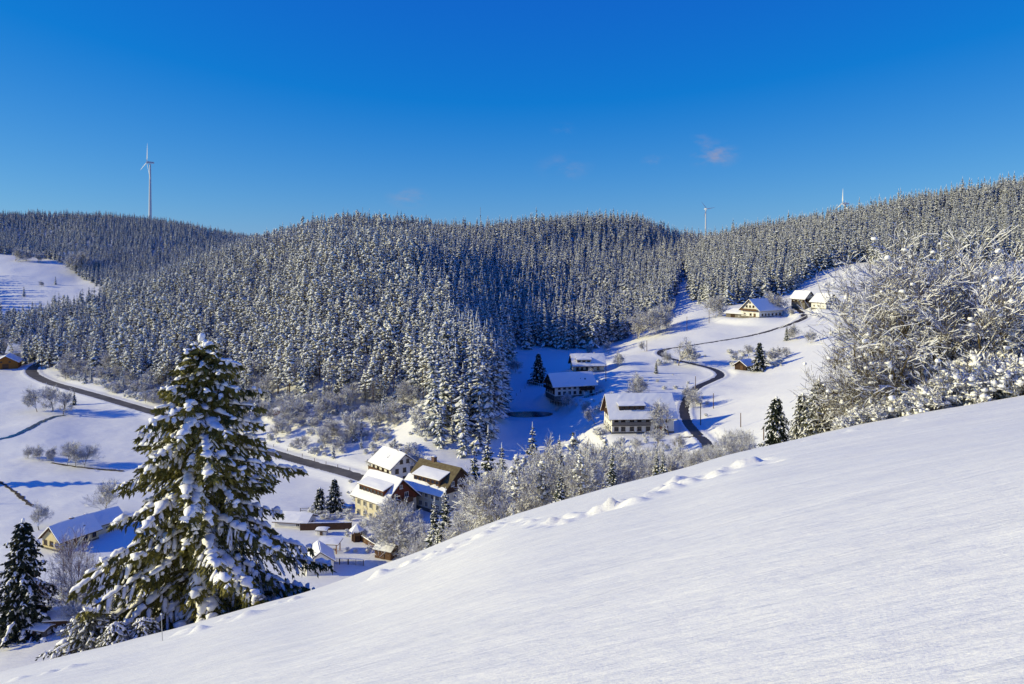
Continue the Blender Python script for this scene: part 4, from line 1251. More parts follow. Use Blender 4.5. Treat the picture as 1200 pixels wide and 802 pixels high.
# ------------------------------------------------------------------ big spruces with needles one can see
def big_spruce(seed, H, R, prim=200, powr=.62, base=.02, tuft_l=.30, tuft_w=.075, per_sec=9, sec_step=.34, snow=.8, snow_w=.24, flare=None, side_snow=.5, dens=1.0, core=9):
    """returns wood, needle and snow meshes of a spruce with drooping boughs"""
    r = random.Random(seed); rn = np.random.default_rng(seed)
    wood = MB(); ned = MB(); snw = MB()
    NV = []
    UP = Vector((0, 0, 1))
    golden = 2.399963
    for i in range(prim):
        f = (i + r.uniform(-.4, .4)) / prim
        t = base + (0.985 - base) * (max(0, f) ** 0.86)
        a = i * golden + r.uniform(-.35, .35)
        L = R * (1 - t) ** powr * r.choice((.55, .7, .85, .95, 1.05, 1.16)) * r.uniform(.92, 1.06) + .15
        if flare: L *= flare(a, t)
        z0 = H * t
        ca, sa = math.cos(a), math.sin(a)
        out = Vector((ca, sa, 0)); sd = Vector((-sa, ca, 0))
        dr = r.uniform(.30, .62) * (1.05 - .7 * t) + .04
        if z0 - dr * L < .25: dr = max(.0, (z0 - .2) / L)
        n = max(3, int(L / .55) + 1)
        sp = []
        for s in range(n + 1):
            g = s / n
            zz = z0 + (.16 * t) * L * g - dr * L * (g ** 1.5) + .14 * L * dr * g ** 5
            w_ = .05 * L * math.sin(g * 4 + i)
            sp.append(out * (L * g) + sd * w_ + UP * zz)
        wood.tube([sp[0], sp[n // 2], sp[n]], [.02 + .011 * L, .014 + .005 * L, .008], 3, 0, False)
        # side sprays
        m = max(3, int(L / sec_step * dens))
        for k in range(m):
            g = .16 + .84 * (k + r.random()) / m
            x = g * n; j = min(int(x), n - 1)
            p = sp[j].lerp(sp[j + 1], x - j)
            ax = (sp[j + 1] - sp[j]).normalized()
            for side in (-1, 1):
                if r.random() < .12: continue
                sl = (.30 + .26 * L * (1.05 - g)) * r.uniform(.6, 1.15)
                sl = min(sl, 1.5)
                d = (ax * r.uniform(.5, .9) + sd * side * r.uniform(.55, 1.0) - UP * r.uniform(.15, .75)).normalized()
                for q in range(per_sec):
                    h = (q + r.random()) / per_sec
                    c = p + d * (sl * h) - UP * (.28 * sl * h * h)
                    td = (d + Vector((r.uniform(-.8, .8), r.uniform(-.8, .8), r.uniform(-.9, .35)))).normalized()
                    NV.append((c, td, tuft_l * r.uniform(.55, 1.2), tuft_w * r.uniform(.7, 1.3)))
                if r.random() < side_snow:
                    h0 = r.uniform(.0, .45); h1 = r.uniform(.6, 1.05)
                    k2 = snow_w * r.uniform(.30, .62)
                    at_ = lambda h: p + d * (sl * h) - UP * (.28 * sl * h * h) + UP * .05
                    drape(snw, r, [at_(h0 + (h1 - h0) * e / 3) for e in range(4)], k2)
        # load of snow along the bough
        s0 = 0
        while s0 < n * 4:
            run = r.randint(2, 9)
            if r.random() < snow:
                pts = []
                for s in range(run + 1):
                    x = min(n, (s0 + s) / 4.0)
                    if x / n < .12: continue
                    j = min(int(x), n - 1)
                    pts.append((sp[j].lerp(sp[j + 1], x - j), x / n))
                if len(pts) > 2:
                    ring = []; K = 7
                    for s, (p, g) in enumerate(pts):
                        e = math.sin(math.pi * (s + .35) / (len(pts) - 1 + .7)) ** .5
                        ww = snow_w * (.45 + .2 * min(L, 4)) * e * r.uniform(.65, 1.25) * (1.15 - .4 * g)
                        hh = ww * r.uniform(.45, .75)
                        off = sd * r.uniform(-.3, .3) * ww
                        for kk in range(K):
                            th = 2 * math.pi * kk / K
                            cz = math.sin(th); lo = .45 if cz < 0 else 1.0
                            ring.append(p + off + sd * (ww * math.cos(th) * r.uniform(.85, 1.15)) + UP * (.05 + hh * .55 + hh * cz * lo))
                    fs = [(s*K+k, (s+1)*K+k, (s+1)*K+(k+1)%K, s*K+(k+1)%K) for s in range(len(pts)-1) for k in range(K)]
                    fs += [tuple(range(K)), tuple(range((len(pts)-1)*K, len(pts)*K))[::-1]]
                    snw.add(ring, fs, 0)
            s0 += run + r.randint(0, 2)
    # shaggy core so the trunk does not show through
    for q in range(int(prim * core)):
        t = base + (.97 - base) * r.random() ** 1.2
        a = r.uniform(0, 6.28); rad = R * (1 - t) ** powr * r.uniform(.08, .6)
        c = Vector((math.cos(a) * rad, math.sin(a) * rad, max(.3, H * t - .35 * rad)))
        for q2 in range(3):
            td = Vector((math.cos(a) + r.uniform(-.7, .7), math.sin(a) + r.uniform(-.7, .7), r.uniform(-1.2, .1))).normalized()
            NV.append((c, td, tuft_l * 1.5, tuft_w * 1.6))
    C = np.array([v[0] for v in NV]); D = np.array([v[1] for v in NV]); Ln = np.array([v[2] for v in NV])[:, None]; Wd = np.array([v[3] for v in NV])[:, None]
    S = np.cross(D, rn.normal(0, 1, D.shape)); S /= np.linalg.norm(S, axis=1)[:, None] + 1e-9
    V = np.stack([C - D * Ln * .2, C + D * Ln * .3 - S * Wd, C + D * Ln, C + D * Ln * .3 + S * Wd], 1).reshape(-1, 3)
    ned.addq(V, np.arange(len(V)).reshape(-1, 4), 0)
    wood.tube([(0, 0, -.6), (0, 0, 0), (0, 0, H * .5), (0, 0, H * .99)], [H * .022, H * .018, H * .010, .02], 8, 0)
    snw.lump((0, 0, H * 1.0), snow_w * .8, snow_w * .8, snow_w * 1.0, seed, 0, .2, 7, 5)
    return wood, ned, snw

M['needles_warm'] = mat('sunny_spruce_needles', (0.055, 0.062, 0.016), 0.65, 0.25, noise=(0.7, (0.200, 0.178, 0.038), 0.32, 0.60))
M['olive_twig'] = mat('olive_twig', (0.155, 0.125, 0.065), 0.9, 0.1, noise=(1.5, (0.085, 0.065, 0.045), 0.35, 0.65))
def spruce_thing(name, loc, label, parts, nm, cat='tree', scale=1.0, rz=0.0, group=None):
    o = empty(name, loc, rz, label, cat, group)
    o.scale = (scale,) * 3
    w_, n_, s_ = parts
    for pn, me in (('trunk', w_), ('needles', n_), ('snow_load', s_)):
        obj_of(pn, me, o)
    return o
def spruce_parts(name, b3, nm):
    return (b3[0].mesh(name + '_trunk', 'bark'), b3[1].mesh(name + '_needles', nm), b3[2].mesh(name + '_snow', 'snow_lump', True))
def on_brow(px, Y):
    x = (px - 600) / F * Y
    return Vector((x, Y, gz(x, Y)))
def near_trees():
    def flare(a, t):
        c = math.cos(a)                             # longer low boughs to the right
        k = 1 + .17 * math.sin(3 * a + 9 * t) + .13 * math.sin(23 * t + 2 * a)      # uneven outline
        return k * (1.0 + (.14 * max(0, c) + .08 * max(0, -c)) * (1 - t))
    p = on_brow(236, 47)
    H = (HOR - 392) / F * 47 - p.z
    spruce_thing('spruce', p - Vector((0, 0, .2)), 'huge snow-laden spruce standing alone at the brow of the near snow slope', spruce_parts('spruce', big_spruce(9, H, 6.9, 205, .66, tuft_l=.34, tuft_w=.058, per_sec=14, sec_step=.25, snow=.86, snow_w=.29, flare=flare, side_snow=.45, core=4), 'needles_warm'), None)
    # dark spruce, lower left
    q = hit(27, 741, 62)
    H2 = (HOR - 610) / F * q.y - q.z
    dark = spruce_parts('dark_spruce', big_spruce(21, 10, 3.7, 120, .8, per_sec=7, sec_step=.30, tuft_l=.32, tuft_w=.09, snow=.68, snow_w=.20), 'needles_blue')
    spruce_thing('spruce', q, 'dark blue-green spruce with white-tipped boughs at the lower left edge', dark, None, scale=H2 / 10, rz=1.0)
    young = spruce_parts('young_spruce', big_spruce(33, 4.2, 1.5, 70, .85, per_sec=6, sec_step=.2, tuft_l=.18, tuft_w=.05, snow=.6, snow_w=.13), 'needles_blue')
    fuzzy = spruce_parts('fuzzy_spruce', big_spruce(34, 4.2, 1.5, 80, .8, per_sec=6, sec_step=.2, tuft_l=.18, tuft_w=.045, snow=.95, snow_w=.15), 'pine')
    for (px, Y, top, pr, lab, rz) in ((910, 46, 466, young, 'small dark spruce with drooping boughs at the brow, left of the snowy hedge', .4),
                                      (941, 48, 462, fuzzy, 'pale frosted young spruce between the dark spruce and the hedge', 1.4),
                                      (960, 45, 446, fuzzy, 'taller frosted young spruce leaning against the hedge trees', 2.9),
                                      (976, 47, 456, young, 'frosted young spruce at the left foot of the hedge trees', 4.0)):
        p = on_brow(px, Y); h = (HOR - top) / F * Y - p.z
        spruce_thing('young_spruce', p, lab, pr, None, scale=h / 4.2, rz=rz)
    # conifers in the village hollow
    for (px, py, top, pr, lab, rz) in ((375, 607, 572, young, 'shorter of two dark garden conifers beside the white garage', .2), (392, 606, 561, dark, 'taller of two dark garden conifers, next to the blue tarp', 1.1),
                                       (631, 449, 414, dark, 'single dark conifer standing in the shaded snow field', 2.0), (890, 434, 401, dark, 'dark pointed conifer beside the small cabin in the hollow', 3.0)):
        q = hit(px, py, 100); h = (HOR - top) / F * q.y - q.z
        spruce_thing('spruce', q, lab, pr, None, scale=h / (10 if pr is dark else 4.2), rz=rz)
    # leafless hedge trees on the right
    def bt(name, px, Y, lab, seed, cat='tree', **k):
        p = on_brow(px, Y)
        o = empty(name, p, 0, lab, cat)
        b = branch_tree(seed, **k)
        me = b.mesh(name, ['olive_twig', 'snow_lump'])
        o2 = obj_of('branches', me, o)
        return o
    bt('hazel_tree', 1108, 42, 'wide leafless tree, its long snow-lined limbs arching left over the pasture', 51, H=6.3, spread=1, stems=9, levels=4, kids=(8, 6, 5, 4), r0=.17, upright=.40, first=.14, snow=.76, snow_th=1.1, minr=.007, wob=.24, snow_min=.011, lumps=.006, lump_s=.11,
       dirs=((-.86, .1, .62), (-.62, -.2, .72), (-.30, .2, .95), (.02, -.1, 1.16), (.30, .2, .98), (-.85, -.1, .34), (-.45, .4, .80), (.72, .0, .62), (-.75, .3, .50)))
    bt('leafless_tree', 1168, 40, 'upright leafless tree at the right edge, tips loaded with snow puffs', 52, H=5.7, spread=.6, stems=6, levels=4, kids=(8, 6, 5, 3), r0=.12, upright=.75, first=.15, snow=.8, snow_th=1.2, minr=.008, wob=.24, snow_min=.013, lumps=.02, lump_s=.11,
       dirs=((-.35, .1, .85), (.1, .2, 1.0), (.4, -.1, .85), (-.6, -.2, .6), (.65, .2, .6), (0, -.3, .8)))
    bt('leafless_bush', 1040, 40, 'brown leafless bush with bare lower twigs fanning left below the arching tree', 53, 'bush', H=3.1, spread=1.1, stems=11, levels=3, kids=(9, 7, 6), r0=.04, upright=.35, first=.1, snow=.38, snow_th=.8, minr=.007, wob=.2, snow_min=.008, lumps=.008, lump_s=.10,
       dirs=((-.9, 0, .62), (-.7, .3, .75), (-.45, -.2, .85), (-.2, .1, .9), (.1, .2, .9), (.4, 0, .8), (-1.0, -.1, .42), (.6, .2, .6), (-.6, -.4, .5), (-.85, .2, .3), (.2, -.4, .7)))
    bt('leafless_bush', 1125, 45, 'dense leafless bush behind the snow-heaped hedge', 54, 'bush', H=3.2, spread=.9, stems=6, levels=3, kids=(10, 7, 6), r0=.05, upright=.5, first=.1, snow=.75, snow_th=1.0, minr=.008, wob=.22, snow_min=.010, lumps=.02, lump_s=.12)
    bt('leafless_bush', 1215, 44, 'dense leafless bush leaning in over the right edge', 55, 'bush', H=3.4, spread=.9, stems=6, levels=3, kids=(10, 7, 6), r0=.05, upright=.5, first=.1, snow=.75, snow_th=1.0, minr=.008, wob=.22, snow_min=.010, lumps=.02, lump_s=.12)
    bt('leafless_bush', 985, 44, 'thin grey bush of fine bare twigs behind the young spruces', 56, 'bush', H=2.8, spread=.9, stems=8, levels=3, kids=(8, 7, 5), r0=.03, upright=.5, first=.1, snow=.6, snow_th=.8, minr=.006, wob=.2, snow_min=.008)
    # snow-heaped hedge bushes along the brow
    HB = []
    for i in range(4):
        b = branch_tree(60 + i, 1.6, 1.1, 16, 3, (6, 6, 5), .025, .4, .1, .9, 1.5, minr=.007, snow_min=.024, lumps=.03, lump_s=.095)
        HB.append(b.mesh('hedge_bush', ['olive_twig', 'snow_lump'], True))
    rr = random.Random(4)
    hedge = ((1192, 36.5, 2.0), (1168, 37.5, 2.3), (1146, 38.5, 2.2), (1128, 37.5, 1.8), (1152, 41, 2.7), (1178, 41, 2.8), (1200, 40, 2.7), (1212, 37.5, 2.2), (1108, 38.5, 1.7), (1090, 37.5, 1.3), (1102, 41, 2.0), (1074, 38.5, 1.25), (1058, 38, 1.1), (1040, 38.5, 1.0), (1024, 38, .8), (1008, 38.5, .75), (990, 38.5, .6), (1064, 41, 1.5), (1042, 41.5, 1.4), (1126, 42.5, 2.2), (1084, 43, 1.9))
    for i, (px, Y, h) in enumerate(hedge):
        p = on_brow(px, Y)
        o = obj_of('hedge_bush', HB[i % 4]); o.location = p; o.rotation_euler = (0, 0, rr.uniform(0, 6.28)); o.scale = (h / 1.6 * 1.05, h / 1.6 * 1.05, h / 1.6)
        tag(o, 'snow-heaped bush in the low hedge along the brow of the slope', 'bush', 'snow-heaped hedge bushes')
    # evergreen bush at the foot of the big spruce
    for (px, Y, h, lab, v) in ((106, 43, 2.2, 'frosted evergreen bush at the left foot of the huge spruce', 0), (135, 41.5, 1.1, 'low snow-buried bush beside the huge spruce, right of the frosted bush', 1), (168, 42, 1.0, 'low snow-covered bush under the left boughs of the huge spruce', 2)):
        p = on_brow(px, Y)
        o = empty('evergreen_bush', p, v, lab, 'bush')
        pr = spruce_parts('evergreen_bush', big_spruce(70 + v, h, h * .85, 60, .45, per_sec=6, sec_step=.2, tuft_l=.16, tuft_w=.04, snow=.85, snow_w=.14), 'pine')
        for pn, me in zip(('stem', 'foliage', 'snow_load'), pr): obj_of(pn, me, o)

def belt():
    """young trees just below the brow, and the isolated trees of the valley"""
    rr = random.Random(12)
    br = lambda px: float(np.interp(px, BROW[:, 0], BROW[:, 1]))
    lab = {'birch': ('birch_tree', 'slender frosted young tree in the belt below the brow of the slope', 'young trees in the belt below the brow'),
           'frosted': ('frosted_bush', 'rounded frosted bush in the belt below the brow of the slope', 'frosted bushes in the belt below the brow'),
           'spruce_fine': ('young_spruce', 'snow-tipped young spruce in the belt below the brow of the slope', 'young spruces in the belt below the brow'),
           'pine': ('young_pine', 'snow-tipped young pine in the belt below the brow of the slope', 'young pines in the belt below the brow')}
    def put(px, Y, top, kind, wide=1.0):
        x = (px - 600) / F * Y; z = gz(x, Y)
        h = (HOR - top) / F * Y - z
        if h < 1.2: return
        nm, lb, gp = lab[kind]
        put_tree(nm, kind, (x, Y, z - .1), h, lb, 'bush' if kind == 'frosted' else 'tree', gp, wide=wide)
    tops = np.array([(490, 606), (520, 582), (545, 566), (575, 552), (600, 545), (640, 530), (660, 517), (700, 520), (740, 524), (780, 532), (820, 533), (860, 512), (890, 500), (930, 492)], float)
    for i in range(150):
        px = rr.uniform(560, 872)
        Y = rr.uniform(64, 150)
        b = br(px); tp = float(np.interp(px, tops[:, 0], tops[:, 1]))
        top = tp - 9 + (b - tp) * max(0, rr.uniform(-.1, .55))
        u = rr.random()
        kind = 'frosted' if u < .34 else 'birch' if u < .72 else 'spruce_fine' if u < .90 else 'pine'
        if px > 780 and kind in ('pine', 'spruce_fine'): kind = 'frosted'
        put(px, Y, top, kind, .75 if kind == 'frosted' else .85)
    for (px, Y, top, kind) in ((509, 120, 583, 'spruce_fine'), (522, 105, 572, 'spruce_fine'), (535, 112, 588, 'spruce_fine'), (515, 90, 606, 'spruce_fine'), (551, 120, 586, 'frosted'), (562, 100, 576, 'frosted'), (575, 110, 562, 'frosted'), (590, 95, 554, 'frosted'), (545, 85, 592, 'frosted'), (497, 130, 612, 'frosted'), (532, 95, 612, 'frosted'),
                               (588, 150, 520, 'spruce_fine'), (624, 150, 496, 'spruce_fine'), (572, 170, 500, 'spruce_fine'), (556, 180, 520, 'spruce_fine'), (606, 160, 530, 'frosted'), (640, 140, 525, 'frosted')):
        put(px, Y, top, kind, .75 if kind == 'frosted' else 1)
    T = (  # px, foot row, top row, kind, label
     (467, 642, 574, 'frosted', 'big round frosted tree in front of the cream dormer house'),
     (484, 636, 592, 'frosted', 'frosted tree below the mossy-roofed farmhouse, right of the big round one'),
     (445, 628, 598, 'frosted', 'frosted shrub tree at the foot of the cream dormer house'),
     (745, 467, 434, 'frosted', 'domed frosted tree behind the guesthouse, alone on the sunny slope'),
     (748, 398, 358, 'frosted', 'large grey frosted tree at the shaded forest edge, left of two smaller ones'),
     (768, 393, 354, 'frosted', 'middle frosted tree of three at the shaded forest edge'),
     (782, 386, 350, 'frosted', 'rightmost frosted tree of three at the shaded forest edge'),
     (782, 330, 308, 'frosted', 'frosted tree in the gap between the two forests'),
     (838, 373, 341, 'frosted', 'round frosted tree left of the farm barn'),
     (910, 366, 338, 'frosted', 'frosted tree between the white farmhouse and the dark chalet'),
     (926, 370, 358, 'frosted', 'small frosted bush at the foot of the dark chalet'),
     (795, 429, 392, 'bare', 'tall leafless tree inside the hairpin bend of the lane'),
     (780, 426, 408, 'frosted', 'frosted bush left of the tree in the hairpin bend'),
     (809, 426, 405, 'frosted', 'frosted bush right of the tree in the hairpin bend'),
     (769, 438, 422, 'spruce_fine', 'small frosted conifer below the hairpin bend'),
     (814, 478, 452, 'frosted', 'frosted bush beside the lane above the guesthouse'),
     (806, 468, 449, 'frosted', 'smaller frosted bush on the lane bank above the guesthouse'),
     (784, 510, 463, 'bare', 'tall frosted leafless tree at the right end of the guesthouse'),
     (770, 527, 497, 'bare', 'orchard tree nearest the guesthouse front'),
     (795, 530, 506, 'bare', 'crooked orchard tree beside the lane below the guesthouse'),
     (748, 532, 510, 'bare', 'low orchard tree below the guesthouse corner'),
     (725, 528, 512, 'frosted', 'frosted garden bush at the left corner of the guesthouse'),
     (697, 498, 474, 'bare', 'small bare tree alone in the shade, left of the guesthouse'),
     (684, 484, 468, 'frosted', 'dim bush in the shade near the small bare tree'),
     (716, 478, 458, 'frosted', 'shaded bush at the upper left corner of the guesthouse'),
     (604, 437, 417, 'frosted', 'small round frosted tree on the shaded field'),
     (668, 478, 458, 'bare', 'thin bare tree in front of the shaded farmhouse'),
     (690, 415, 401, 'frosted', 'frosted bush at the forest foot, above the dormered low house'),
     (712, 412, 397, 'frosted', 'frosted bush at the forest foot, right end of the row'),
     (724, 428, 411, 'frosted', 'round bush on the sunny slope right of the dormered low house'),
     (693, 440, 430, 'frosted', 'low bush at the front of the dormered low house'),
     (756, 412, 398, 'bare', 'sapling on the open slope left of the hairpin bend'),
     (877, 420, 402, 'bare', 'grey bare tree behind the small cabin'),
     (906, 424, 406, 'frosted', 'frosted bush right of the dark pointed conifer'),
     (917, 420, 404, 'frosted', 'rightmost frosted bush in the hollow by the cabin'),
     (862, 421, 410, 'frosted', 'low frosted bush left of the cabin hollow'),
     (922, 399, 380, 'spruce_fine', 'small dark conifer by the upper lane below the chalet'),
     (934, 398, 378, 'frosted', 'frosted bush by the upper lane, right of a small conifer'),
     (950, 402, 384, 'frosted', 'frosted bush on the pasture below the half-timbered house'),
     (985, 372, 350, 'frosted', 'frosted tree right of the half-timbered house'),
     (44, 483, 449, 'bare', 'forked leafless tree left of the pair by the dark stream'),
     (62, 482, 447, 'bare', 'leafless tree in the middle of the group by the dark stream'),
     (74, 486, 453, 'bare', 'leafless tree right in the group at the end of the dark stream'),
     (87, 475, 456, 'spruce_fine', 'small dark conifer right of the leafless trees by the stream'),
     (33, 538, 520, 'frosted', 'leftmost bush of the row along the field ditch'),
     (46, 539, 519, 'frosted', 'second bush of the row along the field ditch'),
     (63, 541, 522, 'frosted', 'third bush of the row along the field ditch'),
     (79, 545, 514, 'birch', 'slim bare tree at the right end of the row along the ditch, left of three'),
     (89, 547, 515, 'birch', 'slim bare tree at the right end of the row along the ditch, middle of three'),
     (99, 548, 518, 'birch', 'slim bare tree at the right end of the row along the ditch, right of three'),
     (46, 622, 586, 'bare', 'spreading leafless tree behind the yellow gabled house'),
     (122, 604, 560, 'birch', 'pale frosted birch on the field left of the huge spruce'),
     (90, 731, 614, 'birch_red', 'reddish frosted birch between the dark spruce and the huge spruce'),
     (84, 736, 690, 'frosted', 'frosted bush at the foot of the reddish birch'),
     (381, 612, 595, 'frosted', 'garden bush between the two dark garden conifers'),
     (424, 630, 610, 'frosted', 'frosted bush beside the pointed-roof playhouse'),
     (90, 322, 288, 'frosted', 'tall pale frosted tree by the far dark farm building'),
     (99, 316, 296, 'frosted', 'pale frosted tree right of the tall one by the far farm'),
     (108, 322, 300, 'frosted', 'round frosted tree furthest right on the far snowy field'),
     (18, 306, 288, 'frosted', 'left frosted tree of the group on the far snowy field'),
     (31, 306, 290, 'frosted', 'middle frosted tree of the group on the far snowy field'),
     (45, 308, 292, 'frosted', 'right frosted tree of the group on the far snowy field'),
     (66, 300, 287, 'frosted', 'small frosted tree left of the far dark farm building'),
     (28, 348, 334, 'spruce', 'lone snowy conifer on the shaded part of the far field'),
     (65, 334, 323, 'spruce', 'small dark conifer on the far field below the farm building'),
     (48, 336, 328, 'frosted', 'tiny bush on the far snowy field'),
    )
    for (px, py, top, kind, lb) in T:
        q = hit(px, py, 62 if py > 700 else 100)
        q.z = gz(q.x, q.y)
        h = (HOR - top) / F * q.y - q.z
        wide = {'frosted': .88, 'bare': .95, 'birch': 1.1, 'birch_red': .72}.get(kind, 1.0)
        o = put_tree({'frosted': 'frosted_tree', 'bare': 'leafless_tree', 'birch': 'birch_tree', 'birch_red': 'birch_tree', 'spruce_fine': 'small_conifer', 'spruce': 'small_conifer'}[kind], kind, q - Vector((0, 0, .1)), h, lb, 'bush' if 'bush' in lb else 'tree', wide=wide)
    # hedges and garden scrub of the village and the orchard
    for i in range(230):
        z_ = rr.choice(((705, 800, 515, 545, .8, 2.0), (360, 415, 600, 616, .8, 1.6), (400, 430, 560, 600, .7, 1.5), (340, 460, 604, 660, .5, 1.2), (700, 760, 460, 500, .8, 2.2), (400, 470, 600, 640, .8, 1.8), (770, 830, 425, 480, .6, 1.6), (845, 925, 412, 430, .8, 2.4), (700, 830, 470, 540, 1.0, 3.0), (640, 720, 455, 480, .8, 2.2), (430, 500, 600, 640, 1.0, 3.0), (765, 830, 412, 432, 1.0, 2.6), (60, 130, 690, 745, .8, 2)))
        px, py = rr.uniform(z_[0], z_[1]), rr.uniform(z_[2], z_[3])
        q = hit(px, py, 75)
        if any((q.x - x) ** 2 + (q.y - y) ** 2 < (r_ * .9) ** 2 for x, y, r_, _ in PADS if r_ < 15): continue
        c, j, d = KD.find((q.x, q.y, 0))
        if d < 4: continue
        q.z = gz(q.x, q.y)
        put_tree('garden_shrub', 'shrub', q, rr.uniform(z_[4], z_[5]), 'small snowy shrub in the gardens and banks of the valley', 'shrub', 'garden shrubs of the valley')
    # spruces left of the view whose shadows fall across the lower field
    for i in range(30):  # unseen row, added only to throw shade over the far field
        y = 690 + 6 * i + rr.uniform(-3, 3); x = (rr.uniform(-44, -18) - 600) / F * y
        put_tree('spruce_tree', 'spruce', (x, y, gz(x, y)), rr.uniform(22, 28), 'unseen spruce added outside the left edge to shade the far field', 'tree', 'added spruces shading the far field')
    for (x, y, h) in ((-176, 240, 25), (-180, 222, 18)):
        put_tree('spruce_tree', 'spruce', (x, y, gz(x, y)), h, 'spruce standing just outside the left edge above the field', 'tree', 'spruces beyond the left edge')
near_trees()
belt()
M['turbine_paint'] = mat('turbine_paint', (0.50, 0.51, 0.53), 0.5, 0.4)
# ------------------------------------------------------------------ turbines, masts, poles, village objects
def turbine(label, px, hub_py, Y, blade_px, angles, yaw, dark=False):
    x = (px - 600) / F * Y; zg = gz(x, Y); zh = (HOR - hub_py) / F * Y
    Hh = zh - zg; s = Hh / 135.0
    o = empty('wind_turbine', (x, Y, zg - 3), yaw, label, 'wind turbine')
    b = MB(); b.tube([(0, 0, 0), (0, 0, Hh * .3), (0, 0, Hh * .98)], [3.4, 2.9, 1.5], 20, 0); b.build('tower', 'turbine_paint', o, smooth=False)
    b = MB()
    b.add([(-1.9, -5, Hh - 1.8), (1.9, -5, Hh - 1.8), (1.9, 7, Hh - 1.4), (-1.9, 7, Hh - 1.4), (-1.9, -5, Hh + 2.2), (1.9, -5, Hh + 2.2), (1.5, 7, Hh + 1.6), (-1.5, 7, Hh + 1.6)],
          [(0,3,2,1),(4,5,6,7),(0,1,5,4),(1,2,6,5),(2,3,7,6),(3,0,4,7)])
    b.build('nacelle', 'turbine_paint', o)
    b = MB(); b.tube([(0, -5.004, Hh), (0, -6.6, Hh), (0, -8.0, Hh)], [1.9, 1.8, .4], 14, 0); b.build('hub', 'turbine_paint', o)
    Lb = blade_px / F * Y
    for a in angles:
        ca, sa = math.sin(R_(a)), math.cos(R_(a))
        b = MB(); rows = []
        for f, ch, th in ((.03, 1.2, 1.1), (.08, 1.3, 1.0), (.2, 3.0, .7), (.5, 2.0, .45), (.8, 1.2, .25), (1.0, .35, .08)):
            p = Vector((ca * Lb * f, -6.4, Hh + sa * Lb * f)); n = Vector((sa, 0, -ca))
            tw = R_(16 * (1 - f)); nn = n * math.cos(tw) + Vector((0, 1, 0)) * math.sin(tw); mm = Vector((0, 1, 0)) * math.cos(tw) - n * math.sin(tw)
            rows += [p - nn * ch * .35, p + mm * th * .5, p + nn * ch * .65, p - mm * th * .5]
        fs = [(i*4+k, (i+1)*4+k, (i+1)*4+(k+1)%4, i*4+(k+1)%4) for i in range(5) for k in range(4)] + [(3, 2, 1, 0), (20, 21, 22, 23)]
        b.add(rows, fs); b.build('blade', 'turbine_paint', o)
    return o
